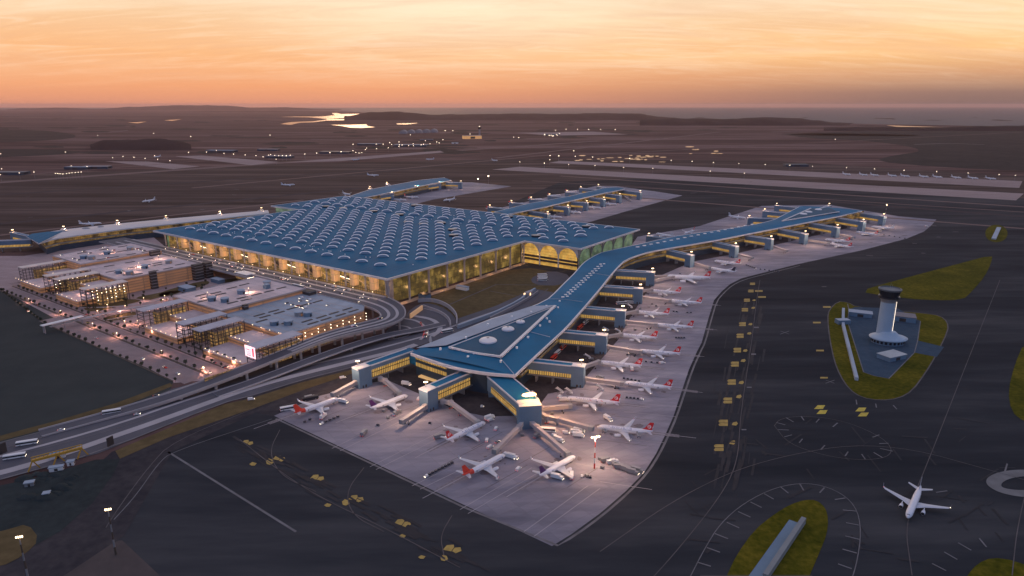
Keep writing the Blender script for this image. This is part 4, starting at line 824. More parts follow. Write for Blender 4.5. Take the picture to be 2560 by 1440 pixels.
g = MB(); g.wall(TT([(-47, -262), (-47, -215), (-44, -160), (-42, -100)]), .3, 9, M['parkg']); solo('lit_gallery', g, 'golden lit glazed gallery beneath the elevated road', 'gallery')
low = thing('ramp_road', 'lower ramp looping on pillars under the elevated road', 'ramp', (*T(-90, -90), 0))
lp = smooth([(*T(*p), z) for p, z in [((-96, -12), 1), ((-92, -45), 3), ((-84, -80), 5.5), ((-79, -120), 6), ((-76, -170), 5), ((-73, -225), 2.5), ((-68, -265), .8)]], 2)
g = MB(); ribw(g, [q[:2] for q in lp], [13]*len(lp), [q[2] for q in lp], M['median'], 1.0); make('deck', g, low)
g = MB(); ribw(g, [q[:2] for q in lp], [10]*len(lp), [q[2]+.06 for q in lp], M['asph'], .03); make('carriageway', g, low)
for k in range(4, len(lp)-4, 5): g = MB(); g.lathe(lp[k][0], lp[k][1], [(1.2, 0), (1.2, max(.5, lp[k][2]-1))], M['conc'], 8); make('pillar', g, low)
# ramps, retaining walls and the pit between highway and grass
flat('ramp_ground', smooth_closed(PP([(1005, 800), (1030, 770), (1060, 757), (1100, 765), (1138, 790), (1140, 815), (1080, 842), (1020, 856), (960, 862), (960, 830)]), 1), .40, M['asph'])
for i, (pts, w) in enumerate([([(1010, 797), (1046, 803), (1067, 822), (1070, 838), (1050, 850)], 3.2), ([(1030, 790), (1080, 798), (1100, 815), (1100, 828), (1080, 842)], 5.5), ([(990, 815), (1020, 817), (1035, 830), (1010, 845), (970, 850)], 2.5), ([(1060, 772), (1100, 783), (1122, 800), (1127, 818)], 1.8)]):
    struct('ramp_kerb', MB().ribbon(smooth(PP(pts), 2), w, .55+.05*i, M['median'], .12))
for pts, h, lab in [([(1045, 757), (1080, 754), (1118, 767), (1143, 792), (1142, 818)], 5, 'outer curved pale retaining wall round the sunken ramp beside the grass'), ([(1058, 768), (1100, 782), (1124, 800), (1127, 818)], 3.2, 'inner curved retaining wall along the sunken ramp')]:
    g = MB(); g.ribbon(smooth(PP(pts), 2), 1.2, h, M['median'], h-.4); solo('retaining_wall', g, lab, 'wall')
g = MB(); g.ribbon(PP([(1026, 797), (1056, 775)]), 1.4, 6, mat('underpass_wall_glow', (.5, .36, .24), .8, emit=(1, .50, .2), es=.22), 5.8); solo('portal_wall', g, 'warmly lit concrete wall at the tunnel mouth below the terminal corner', 'wall')  # wall glows by itself: lamplight put into its material
g = MB(); g.ribbon(smooth(PP([(1145, 822), (1230, 792), (1300, 757), (1320, 738), (1338, 728)]), 1), 2.2, 4.5, M['roofgrey'], 4.2); solo('retaining_wall', g, 'long blue-grey wall beside the access road left of the concourse', 'wall')
g = MB(); g.ribbon(smooth(PP([(1225, 800), (1290, 768), (1332, 742), (1345, 733)]), 1), 1.2, 3.6, M['median'], 3.4); solo('retaining_wall', g, 'short pale wall opposite the blue-grey one, ending at the lit tunnel mouth', 'wall')
g = MB(); q = P(1322, 742); g.box(q[0], q[1], .3, 7, 12, 6, M['median'], math.radians(55)); g.box(q[0]-2, q[1]-3.6, .4, 6, 9, .6, mat('tunnel_glow', (.8, .6, .4), .8, emit=(1, .62, .3), es=2.2), math.radians(8)); solo('tunnel_portal', g, 'brightly lit tunnel portal at the grass beside the concourse waist', 'portal')
struct('yard', MB().face([(x, y, .32) for x, y in ccw(smooth_closed(PP([(1335, 690), (1380, 676), (1430, 690), (1410, 712), (1350, 715), (1325, 704)]), 1))], M['asph']))
struct('path', MB().ribbon(PP([(1105, 770), (1240, 712), (1390, 714)]), 2.2, .36, M['linef']))
struct('path', MB().ribbon(PP([(1225, 728), (1300, 742), (1370, 722), (1320, 770)]), 1.6, .38, M['linef']))
# ---------------------------------------------------------------- streets of the landside plateau
for i, (v0, v1, u0, u1) in enumerate([(-268, -247, -24, 280), (-242, -229, -30, 470), (-224, -214, -34, 500)]):
    struct('street', MB().face([(x, y, .22+.03*i) for x, y in ccw(TT([(u0, v0), (u1, v0), (u1, v1), (u0, v1)]))], ground_mat('street_surface', [(.3, (.25, .19, .185)), (.7, (.38, .29, .28))], ((.02, .3, 2), (.1, 1, 1)), rot=-AU) if 'street_surface' not in MATS else MATS['street_surface']))
for i, (pts, w) in enumerate([([(-10, -270.5), (261, -268), (488, -240)], 1.6), ([(-22, -244.5), (480, -244)], 2.6), ([(-28, -226.5), (480, -226)], 1.8), ([(-32, -213), (500, -213)], 1.0)]): struct('kerb_strip', uvr(pts, w, .50+.02*i, mat('planting_strip', (.10, .075, .055), .9, var=.3, vs=.3), .2))
# ---------------------------------------------------------------- parking garages
def garage(label, blocks, steps, slots, kiosks, stairs, loc):
    r = thing('parking_garage', label, 'garage', (*T(*loc), 0))
    for (u0, u1, v0, v1, z, m, cut) in blocks:
        poly = [(u0, v0), (u1, v0), (u1, v1), (u0, v1)]
        if cut: poly = [(u0, v0), (u1, v0), (u1, v1), (u0+cut, v1), (u0, v1-cut)]
        g = MB(); g.prism(TT(poly), z-.6, z, M['median'], M[m], True); make('deck', g, r)
        q = inset(TT(poly), .6); g = MB(); g.wall(q, .2, z-.6, M['park'], True); make('wall', g, r)
        q = inset(TT(poly), .2); g = MB(); g.ribbon(q+[q[0]], .4, z+.9, M['median'], .95); make('parapet', g, r)
        # painted bays
        g = MB(); u = u0+9
        while u < u1-6: g.ribbon(TT([(u, v0+6), (u, v1-6-cut)]), .1, z+.05, M['linef']); u += 16
        v = v0+8
        while v < v1-8: g.ribbon(TT([(u0+6, v), (u1-6, v)]), 1.5 if m == 'deckb' else .5, z+.06, M['median']); v += 11.5
        make('bay_markings', g, r)
    for (u0, u1, v0, v1, z) in steps:
        g = MB(); g.prism(TT([(u0, v0), (u1, v0), (u1, v1), (u0, v1)]), .2, z, M['park'], M['deck']); g.ribbon(TT([(u0, v0), (u1, v0)]), .5, z+.9, M['median'], .9); make('terrace', g, r)
    for u, v, z in slots:
        g = MB(); q = T(u, v); g.box(q[0], q[1], z+.02, z+.5, 2.8, 13, M['dark'], AU); make('light_well', g, r)
    for u, v, z, lit in kiosks:
        q = T(u, v); g = MB(); g.lathe(q[0], q[1], [(4.7, z), (4.7, z+4.2)], M['clad'] if not lit else M['steel'], 8); g.lathe(q[0], q[1], [(5.2, z+4.2), (5.2, z+4.7), (4.4, z+5.0)], M['roofgrey'], 8); k_ = make('stair_kiosk', g, r)
        g = MB(); g.box(q[0]+4.2, q[1]-2.9, z+.1, z+2.8, .5, 2, M['park' if lit else 'glassd'], AU+.4); make('doorway', g, k_)
    for u, v, h, w, l in stairs:
        q = T(u, v); g = MB(); g.box(q[0], q[1], .2, h, w, l, M['dark'], AU)
        for z in range(3, int(h), 4): g.box(q[0], q[1], z, z+.6, w+.5, l+.5, M['steel'], AU)
        s_ = make('stair_tower', g, r)
    return r
slA = [(u, v, z) for u, vs, z in ((505, (-125, -95, -68), 25), (470, (-132, -98, -85, -62), 25), (437, (-128, -112, -88, -66), 25), (408, (-132, -104, -78), 20), (372, (-146, -118, -100, -84), 20), (360, (-141, -90), 20), (328, (-133, -112, -92), 20), (338, (-140, -70), 20)) for v in vs]
garage('far-left parking garage with a pinkish deck in two levels and orange lit side walls', [(427, 520, -160, -48, 25, 'deck', 0), (316, 427, -163, -52, 20, 'deck', 0)],
       [(302, 361, -190, -163, 14), (302, 361, -219, -190, 7), (408, 470, -190, -160, 14), (408, 470, -219, -190, 7)],
       slA, [(466, -108, 25, 0), (470, -73, 25, 1), (449, -136, 25, 1), (353, -144, 20, 0), (336, -139, 20, 1), (355, -110, 20, 0), (358, -75, 20, 1), (462, -141, 25, 0)], [(314, -120, 24, 5, 8), (312, -60, 22, 10, 12), (312, -45, 22, 9, 10), (425, -60, 28, 6, 14)], (420, -100))
slB = [(165, -100, 20), (167, -82, 20), (115, -100, 20), (115, -83, 20), (116, -65, 20), (116, -118, 20), (105, -120, 20), (107, -136, 20), (160, -124, 20), (150, -124, 20), (165, -140, 20), (152, -141, 20), (140, -152, 20), (56, -119, 15), (46, -119, 15), (56, -137, 15), (46, -137, 15), (48, -101, 15), (47, -66, 15), (-4, -102, 15), (-14, -104, 15), (-3, -120, 15), (-14, -121, 15), (-4, -85, 15), (-15, -85, 15), (-4, -66, 15), (-15, -67, 15), (36, -148, 15), (10, -135, 15), (48, -84, 15)]
garage('nearer parking garage with a blue-grey striped deck beside the curling viaduct', [(88, 188, -162, -50, 20, 'deck', 0), (-24, 87.4, -162, -46, 15, 'deckb', 14)],
       [(78, 143, -190, -162, 12), (78, 143, -218, -190, 6), (-34, 31, -190, -162.4, 10), (-34, 31, -218, -190, 5)],
       slB, [(133, -145, 20, 0), (117, -139, 20, 0), (133, -108, 20, 0), (143, -66, 20, 1), (14, -148, 15, 0), (3, -139, 15, 0), (20, -113, 15, 1), (11, -108, 15, 0)], [(80, -52, 20, 13, 10), (86, -134, 21, 5, 5)], (80, -100))
# canopies on tall frames
def canopy(u0, u1, v0, v1, z, label, mt, screen=False, base=.2, lit=False):
    r = thing('canopy_frame', label, 'canopy', (*T((u0+u1)/2, (v0+v1)/2), 0), 0, 'slatted canopies on dark steel frames')
    g = MB(); g.prism(TT([(u0, v0), (u1, v0), (u1, v1), (u0, v1)]), z-.9, z, mt); make('roof', g, r)
    n = 8
    for u, uu in ((u0+.6, u1-.6), (u1-.6, u0+.6)):
        g = MB()
        for k in range(n+1):
            v = v0+.6+(v1-v0-1.2)*k/n; q = T(u, v); g.box(q[0], q[1], base, z-.9, .55, .55, M['dark'], AU)
            if k % 2 == 0 and k < 4:
                zz = base+5
                while zz < z-3: g.bar((*T(u0+.6, v), zz), (*T(u1-.6, v), zz), .35, .5, M['dark']); zz += 4.2
        zz = base+4.8
        while zz < z-2: g.bar((*T(u, v0+.6), zz), (*T(u, v0+22), zz), .3, .4, M['dark']); zz += 4.2
        g.bar((*T(u, v0+.6), z-3.5), (*T(u, v1-.6), z-3.5), .4, .5, M['dark']); make('frame_side', g, r)
    g = MB(); g.prism(TT([(u0+2.5, v0+16), (u1-2.5, v0+16), (u1-2.5, v1-2), (u0+2.5, v1-2)]), base, z-6, M['parkg'], M['deck']); make('lit_core', g, r)
    if lit:
        g = MB()
        for k in range(8):
            for zz in (z-4, z-8, z-12, z-16):
                if rr.random() < .75: q = T(u0+.2, v0+8+k*5.2); g.lathe(q[0], q[1], [(.1, zz-.4), (.45, zz), (.1, zz+.4)], M['lampw'], 6)
        make('tube_lamps', g, r)
    if screen:
        g = MB(); a, b = T(u0, v0-.4), T(u1, v0-.4); z0_, z1_ = z-10, z+.8
        g.face([(*a, z0_), (*b, z0_), (*b, z1_), (*a, z1_)], mat('screen_white', (.9, .8, .8), .5, emit=(1, .55, .58), es=1.5))
        s_ = make('screen', g, r, label='brightly lit pink and white advertising screen')
        g = MB(); a = Vector(a); b = Vector(b); d = b-a; nn = Vector((d.y, -d.x)).normalized()*.12
        if nn.y > 0: nn = -nn
        for x0, x1, y0, y1 in ((.12, .30, .12, .88), (.42, .9, .62, .70), (.42, .9, .46, .52), (.42, .8, .30, .36), (.42, .86, .12, .2)):
            p = a+d*x0+nn; q = a+d*x1+nn; g.face([(p.x, p.y, z0_+(z1_-z0_)*y0), (q.x, q.y, z0_+(z1_-z0_)*y0), (q.x, q.y, z0_+(z1_-z0_)*y1), (p.x, p.y, z0_+(z1_-z0_)*y1)], mat('screen_red', (.7, .05, .08), .5, emit=(1, .06, .10), es=1.2))
        make('screen_graphics', g, s_)
    return r
CW = mat('sunlit_canopy', (.74, .62, .55), .7); CG = mat('grey_canopy', (.46, .45, .50), .7)  # CW: sunlight put into the colour of the far canopy roofs
canopy(472, 486, -214, -155, 24, 'farthest pale canopy on a dark frame at the left end of the parking terraces', CW)
canopy(392, 407, -214, -162, 24, 'upper of two close pale canopies in the far-left parking area, lamps under its edge', CW, lit=True)
canopy(361, 377, -214, -164, 24, 'lower of two close pale canopies in the far-left parking area', CW)
canopy(285, 300, -215, -165, 24, 'pale canopy over the tall golden gallery with rows of tube lamps', CW, lit=True)
canopy(142, 157, -218, -168, 24, 'grey canopy on a dark frame beside the footbridge and garden', CG)
canopy(62, 78, -218, -170, 24, 'upper of two close grey canopies in the nearer parking area', CG)
canopy(30, 46, -219, -171, 24, 'lower of two close grey canopies in the nearer parking area', CG)
canopy(-50, -34, -213, -161, 22, 'grey canopy with a glowing pink and white screen on its end', CG, screen=True)
# garden between the garages
for i, pts in enumerate([[(330, 745), (400, 733), (430, 722), (500, 704), (525, 703), (520, 713), (440, 733), (395, 745), (370, 752)], [(205, 762), (260, 752), (330, 748), (360, 752), (300, 766), (250, 778), (215, 780)], [(255, 795), (300, 785), (338, 778), (342, 790), (300, 800), (265, 806)], [(392, 735), (440, 726), (455, 731), (405, 745)], [(540, 702), (600, 695), (590, 703), (550, 710)]]):
    gm('garden_bed', pts, 1, .45, 'grassd')
struct('garden_path', MB().ribbon(smooth(PP([(200, 770), (300, 768), (420, 748), (500, 728), (545, 712), (610, 703)]), 2), 3, .5, M['median']))
struct('garden_path', MB().ribbon(smooth(PP([(255, 803), (330, 790), (372, 788), (420, 772)]), 1), 2.2, .52, M['median']))
fb = thing('footbridge', 'pale roofed footbridge crossing the streets to the edge of the dark field', 'footbridge', (*P(235, 795), 0))
fp = [T(228, -276), T(231, -222), T(228, -190), T(222, -168)]
g = MB(); g.ribbon(fp, 4.5, 6, M['median'], .8); make('deck', g, fb); g = MB(); g.ribbon([T(227, -284), T(229, -243)], 6, 9.5, M['white'], .8); make('roof', g, fb)
for u, v in ((225, -282), (229, -282), (228, -262), (229, -244), (231, -222), (227, -192)): g = MB(); g.lathe(*T(u, v), [(.5, 0), (.5, 5.4 if v > -245 else 8.8)], M['conc'], 8); make('leg', g, fb)
hut('station_hall', 'blue-grey low hall in the garden between the two garages', 468, 728, 22, 12, 6, M['clad'], M['roofgrey'], cat='hall')
hut('station_hall', 'small dark-roofed hall behind the garden hall', 545, 706, 20, 9, 5, M['clad'], M['roofgrey'], cat='hall')
hut('deck_pavilion', 'white-roofed pavilion with a bright lamp strip beside the departures road', 615, 697, 26, 13, 8, M['parkg'], M['white'], z=6, cat='pavilion')
# pavilion strip light
q = P(627, 694, 16); g = MB(); g.box(q[0], q[1], 15.2, 15.8, 1.5, 10, M['lampw'], AU); solo('light_strip', g, 'bright tube lamp on the white-roofed pavilion', 'lamp')
hut('plant_room', 'blue-grey plant room on the near garage deck by the road', 667, 721, 7, 6, 5, M['clad'], M['roofgrey'], z=20, cat='plant room')
# construction yard, lower left
flat('construction_yard', PP([(0, 1215), (90, 1195), (240, 1150), (300, 1148), (285, 1185), (230, 1260), (150, 1330), (60, 1380), (-60, 1420), (-200, 1300)]), .34, M['yard'])
flat('grass_verge', smooth_closed(PP([(0, 1330), (20, 1325), (70, 1310), (100, 1350), (60, 1390), (0, 1420), (-60, 1420), (-60, 1340)]), 1), .40, M['grassd'])
g = MB()
a = P(83, 1176); b = P(210, 1142)
cr = thing('gantry_crane', 'long low yellow gantry frame beside the highway at the construction yard', 'crane', (*a, 0))
g = MB(); g.bar((*a, 7), (*b, 7), 2.0, 1.6, M['yellowp']); g.bar((*a, 9.4), (*b, 9.4), .5, .5, M['yellowp'])
for k in range(14): p = Vector(a).lerp(Vector(b), k/13); q = Vector(a).lerp(Vector(b), min(1, (k+.5)/13)); g.bar((p.x, p.y, 7.5), (q.x, q.y, 9.4), .3, .3, M['yellowp'])
make('girder', g, cr)
for t in (0.02, .5, .98):
    p = Vector(a).lerp(Vector(b), t); g = MB(); g.bar((p.x-2, p.y-3, 0), (p.x, p.y, 7), .7, .7, M['yellowp']); g.bar((p.x+2, p.y+3, 0), (p.x, p.y, 7), .7, .7, M['yellowp']); make('leg', g, cr)
hut('site_cabin', 'site shelter with a blue roof beside the yellow gantry', 146, 1144, 9, 4, 3, M['white'], M['bluep'], math.radians(25), cat='cabin')
for i, (x, y, l, m, lab) in enumerate([(142, 1176, 8, 'white', 'white site cabin below the yellow gantry'), (75, 1215, 5, 'steel', 'small grey site cabin at the left end of the yard'), (118, 1242, 3.5, 'white', 'tiny white site cabin at the middle of the construction yard'), (178, 1162, 4, 'white', 'small white site cabin right under the gantry')]):
    hut('site_cabin', lab, x, y, l, 3, 2.8, M[m], M['roofgrey'], math.radians(20), cat='cabin')
rs = random.Random(11)
for i in range(16):
    x = rs.uniform(60, 260); y = 1185 + rs.uniform(0, 60); r_ = rs.uniform(2, 5); q = P(x, y); rows = []
    g = MB(); g.lathe(q[0], q[1], [(r_, .3), (r_*.8, r_*.18+.3), (r_*.35, r_*.4+.3), (.1, r_*.5+.3)], M['yard'], 9, rs.uniform(.8, 1.6), rs.uniform(.7, 1.1)); solo('spoil_heap', g, 'low heap of earth in the construction yard, %s of the scattered heaps' % ORD[i], 'heap', 'heaps in the construction yard')
for x, y, h, lab in [(278, 1118, 8, 'dark slab sign standing by the highway at the tip of the verge'), (10, 1138, 9, 'dark slab sign at the left edge of the highway')]:
    q = P(x, y); r = thing('road_sign', lab, 'sign', (*q, 0)); g = MB(); g.box(q[0], q[1], 1.5, h, 5, .6, M['dark'], math.radians(70)); make('panel', g, r); g = MB(); g.box(q[0], q[1], 0, 1.5, .8, .6, M['steel'], math.radians(70)); make('post', g, r)
q = P(1077, 868); r = thing('advertising_pylon', 'slim lit advertising pylon beside the road at the concourse shoulder', 'sign', (*q, 0)); g = MB(); g.lathe(q[0], q[1], [(.6, 3), (1.6, 7), (.6, 12)], M['white'], 12, 1, .4); make('panel', g, r, True); g = MB(); g.lathe(q[0], q[1], [(.5, 0), (.5, 3)], M['dark'], 8); make('post', g, r)
# ---------------------------------------------------------------- aircraft
PI = math.pi
def text_mesh(txt, size):
    c = bpy.data.curves.new('t', 'FONT'); c.body = txt; c.size = size; c.resolution_u = 2; o = bpy.data.objects.new('t', c); S.collection.objects.link(o)
    bpy.context.view_layer.update(); me = o.to_mesh(); v = [tuple(x.co) for x in me.vertices]; f = [tuple(p.vertices) for p in me.polygons]; o.to_mesh_clear()
    bpy.data.objects.remove(o); bpy.data.curves.remove(c); return v, f
TXT = text_mesh('TURKISH AIRLINES', 2.1); TW = max(v[0] for v in TXT[0])
M['title'] = mat('title_blue', (.06, .12, .34), .5)
def aircraft(name, Ln, fin, rear=None, title=False, special=False, wide=False):
    r = thing(name, 'airliner', 'airliner'); R = 2.9 if wide else 2.0; zc = R+1.55; hx = Ln/2; sp = 30.0 if wide else 17.9
    prof_ = [(-hx, .12, 1.5), (-hx+1.5, .38, 1.15), (-hx+5, .68, .75), (-hx+9, .9, .3), (-hx+13, 1, 0), (0, 1, 0), (hx-6, 1, 0), (hx-3.6, .93, -.1), (hx-2, .74, -.3), (hx-.8, .46, -.5), (hx-.1, .14, -.6), (hx, .03, -.62)]
    g = MB(); rows = []
    for x, k, dz in prof_: rows.append([(x, R*k*math.cos(a), zc+dz*R/2+R*k*math.sin(a)) for a in [2*PI*i/18 for i in range(18)]])
    sk_ = M['skin']; cut = 4 if rear else 0
    if cut: g.grid(rows[:cut], rear, True); g.grid(rows[cut-1:], sk_, True)
    else: g.grid(rows, sk_, True)
    g.face(rows[-1], sk_); g.face(list(reversed(rows[0])), rear or sk_); make('fuselage', g, r, True)
    def airfoil(pr, tip, th=.35, m=None, vert=False):
        g = MB()
        def sec(x0, x1, y, z, t):
            pts = [(x0, 0), (x0-(x0-x1)*.3, t), (x1, .02), (x0-(x0-x1)*.3, -t*.6)]
            return [(x, y+(dz if vert else 0), z+(0 if vert else dz)) for x, dz in pts]
        a = sec(*pr, th); b = sec(*tip, th*.35); g.grid([a, b], m or M['wing'], True); g.face(b, m or M['wing']); g.face(list(reversed(a)), m or M['wing']); return g
    for s in (-1, 1):
        k = sp/17.9
        g = airfoil((5.2*k, -2.6*k, s*R*.7, zc-R*.62, 0), (-.4*k, -3.6*k, s*6.2*k, zc-R*.62+.5, 0)) if False else None
        g = MB(); secs = []
        for x0, x1, y, z, t in ((5.4, -3.0, R*.6/k, zc-R*.6, .55), (1.4, -3.4, 6.0, zc-R*.6+.45, .34), (-3.9, -6.0, 17.0, zc-R*.6+1.5, .12), (-4.9, -6.3, 17.9, zc-R*.6+1.9, .05)):
            secs.append([(x0*k, s*y*k, z), ((x0-(x0-x1)*.35)*k, s*y*k, z+t), (x1*k, s*y*k, z), ((x0-(x0-x1)*.35)*k, s*y*k, z-t*.6)])
        g.grid(secs, M['wing'], True); g.face(secs[-1], M['wing']); w_ = make('wing', g, r)
        g = MB(); ye = s*17.9*k; g.grid([[(-4.9*k, ye, secs[-1][0][2]), (-6.3*k, ye, secs[-1][0][2])], [(-6.2*k, ye+s*.35, secs[-1][0][2]+2.1), (-7.0*k, ye+s*.35, secs[-1][0][2]+2.1)]], M['wing']); g.lathe(-5.3*k, ye, [(.05, secs[-1][0][2]-.2), (.16, secs[-1][0][2]), (.05, secs[-1][0][2]+.2)], M['lampw'] if s > 0 else M['redlamp'], 6); make('winglet', g, w_)
        g = MB(); ex, ey, ez, er = 4.6*k, s*5.8*k, zc-R*.62-1.25*k, 1.15*k; pr = [(ex+2.1*k, er*.9), (ex+1.7*k, er), (ex, er), (ex-1.6*k, er*.72), (ex-2.5*k, er*.45)]
        g.grid([[(x, ey+q*math.cos(a), ez+q*math.sin(a)) for a in [2*PI*i/14 for i in range(14)]] for x, q in pr], M['skin'], True); g.face([(pr[0][0]-.3, ey+er*.85*math.cos(a), ez+er*.85*math.sin(a)) for a in [2*PI*i/14 for i in range(14)]], M['dark']); g.box(ex-1.2*k, ey, ez+er*.8, ez+er*1.3, 3*k, .4, M['skin']); make('engine', g, r, True)
        g = airfoil((-hx+5.4, -hx+1.6, s*.6, zc+R*.35, 0), (-hx+1.9, -hx+.2, s*6.4*k**.7, zc+R*.35+.7, 0), .22) if False else MB()
        secs = [[(x0, y, z), (x0-(x0-x1)*.35, y, z+t), (x1, y, z), (x0-(x0-x1)*.35, y, z-t)] for x0, x1, y, z, t in ((-hx+5.8, -hx+1.9, s*.5, zc+R*.4, .2), (-hx+1.6, -hx-.1, s*6.6*k**.7, zc+R*.4+.8, .06))]
        g.grid(secs, M['wing'], True); g.face(secs[-1], M['wing']); make('tailplane', g, r)
        g = MB(); x = -hx+12
        while x < hx-6: g.face([(x, s*(R+.02)*.985, zc+.35), (x+.28, s*(R+.02)*.985, zc+.35), (x+.28, s*(R+.02)*.965, zc+.72), (x, s*(R+.02)*.965, zc+.72)], M['navy']); x += .8
        make('window_row', g, r)
    k = (Ln/39.5)**.6; g = MB(); th = .22
    f0 = [(-hx+8.2*k, 0), (-hx+6.2*k, .4), (-hx+.6, 0)]; ztop = zc+R*.7+6.4*k
    secs = [[(-hx+8.6*k, 0, zc+R*.72), (-hx+5*k, th, zc+R*.7), (-hx+1.0, 0, zc+R*.55), (-hx+5*k, -th, zc+R*.7)], [(-hx+6.0*k, 0, zc+R*.7+1.6*k), (-hx+3.8*k, th, zc+R*.7+1.6*k), (-hx+.7, 0, zc+R*.7+1.5*k), (-hx+3.8*k, -th, zc+R*.7+1.6*k)], [(-hx+2.3*k, 0, ztop), (-hx+1.2*k, .06, ztop), (-hx-.5*k, 0, ztop), (-hx+1.2*k, -.06, ztop)]]
    g.grid(secs, fin, True); g.face(secs[-1], fin); fn = make('fin', g, r)
    if fin == M['red']:
        g = MB()
        for s in (-1, 1):
            cx_, cz_, rr_ = -hx+2.7*k, zc+R*.7+3.1*k, 1.35*k; y = s*(th+.03)
            pts = [(cx_+rr_*math.cos(a), y, cz_+rr_*math.sin(a)) for a in [2*PI*i/16 for i in range(16)]]; g.face(pts, M['white'])
            g.face([(cx_+.15*k-rr_*.62*math.cos(a)*1.0, y+s*.02, cz_+rr_*.72*math.sin(a)) for a in [2*PI*i/12 for i in range(12)]], M['red'])
            g.face([(cx_+rr_*.9, y+s*.04, cz_+rr_*.35), (cx_-.2*rr_, y+s*.04, cz_+rr_*.2), (cx_-rr_*.8, y+s*.04, cz_-rr_*.5), (cx_+.1*rr_, y+s*.04, cz_-.15*rr_)], M['white'])
        make('tail_emblem', g, fn)
    g = MB(); g.grid([[(hx-2.1, R*.72*math.sin(a)*1.0, zc-.3*R/2+R*.72*math.cos(a)+.06) for a in [-.75+.25*i for i in range(7)]], [(hx-1.35, R*.60*math.sin(a)*1.0, zc-.42*R/2+R*.56*math.cos(a)+.09) for a in [-.75+.25*i for i in range(7)]]], M['glassd']); make('cockpit_window', g, r)
    g = MB()
    for s in (-1, 1):
        for x in (hx-5.2, -hx+10.8): g.face([(x, s*(R+.015), zc-.6), (x+.9, s*(R+.015), zc-.6), (x+.9, s*R*.93, zc+.75), (x, s*R*.93, zc+.75)], M['steel'])
    make('door_outline', g, r)
    for x, y, n_ in ((hx-5, 0, .4), (-1.2, 2.9, .55), (-1.2, -2.9, .55)):
        g = MB(); g.box(x, y, .4, zc-R*.6, .25, .25, M['steel']); 
        for s in (-.35, .35):
            g.grid([[(x+n_*math.cos(a), y+s-.15, n_+n_*math.sin(a)) for a in [2*PI*i/10 for i in range(10)]], [(x+n_*math.cos(a), y+s+.15, n_+n_*math.sin(a)) for a in [2*PI*i/10 for i in range(10)]]], M['rubber'], True)
        make('landing_gear', g, r)
    if title:
        g = MB(); off = len(g.v)
        for s in (-1, 1):
            sc_ = 1.0; x0 = hx-8.5 if s < 0 else hx-8.5-TW
            i0 = len(g.v)
            for vx, vy, _ in TXT[0]:
                h = zc+.85+vy*.75; dz = (h-zc)/R; yy = s*(R*math.sqrt(max(.05, 1-dz*dz))+.04); X = (hx-8.5-TW+vx) if s < 0 else (hx-8.5-vx); g.v.append((X, yy, h))
            mi = g.mi(M['title'])
            for f_ in TXT[1]: g.f.append(tuple(i0+q for q in f_)); g.m.append(mi); g.uv.append(None)
        make('title', g, r)
    if special:
        g = MB()
        for s in (-1, 1):
            for cx_, r_, m in ((-7.5, 1.75, M['red']), (1.5, 1.5, M['redor'])):
                g.face([(cx_+r_*math.cos(a), s*(R+.03)*math.sqrt(max(.1, 1-(r_*math.sin(a)*.9/R)**2)), zc+.9*r_*math.sin(a)) for a in [2*PI*i/18 for i in range(18)]], m)
            g.face([(-7.5+a_, s*(R+.06)*.95, zc+b_) for a_, b_ in ((-1.0, -.2), (.1, .35), (1.1, .7), (.2, -.1), (-.4, -.8))], M['white'])
            g.face([(-4.8, s*(R+.03)*.96, zc+1.0), (-3.4, s*(R+.03)*.99, zc+.6), (-4.0, s*(R+.03), zc-.5)], M['navy'])
        make('special_livery', g, r)
    return r
AC = {'red': aircraft('airliner', 41, M['red'], title=True), 'rear': aircraft('airliner', 40, M['redor'], rear=M['redor']), 'purple': aircraft('airliner', 37.5, M['purple']), 'navy': aircraft('airliner', 40, M['navy']), 'special': aircraft('airliner', 44, M['red'], title=True, special=True), 'wide': aircraft('wide_body_airliner', 59, M['red'], title=False, wide=True), 'plain': aircraft('airliner', 40, M['wing'])}
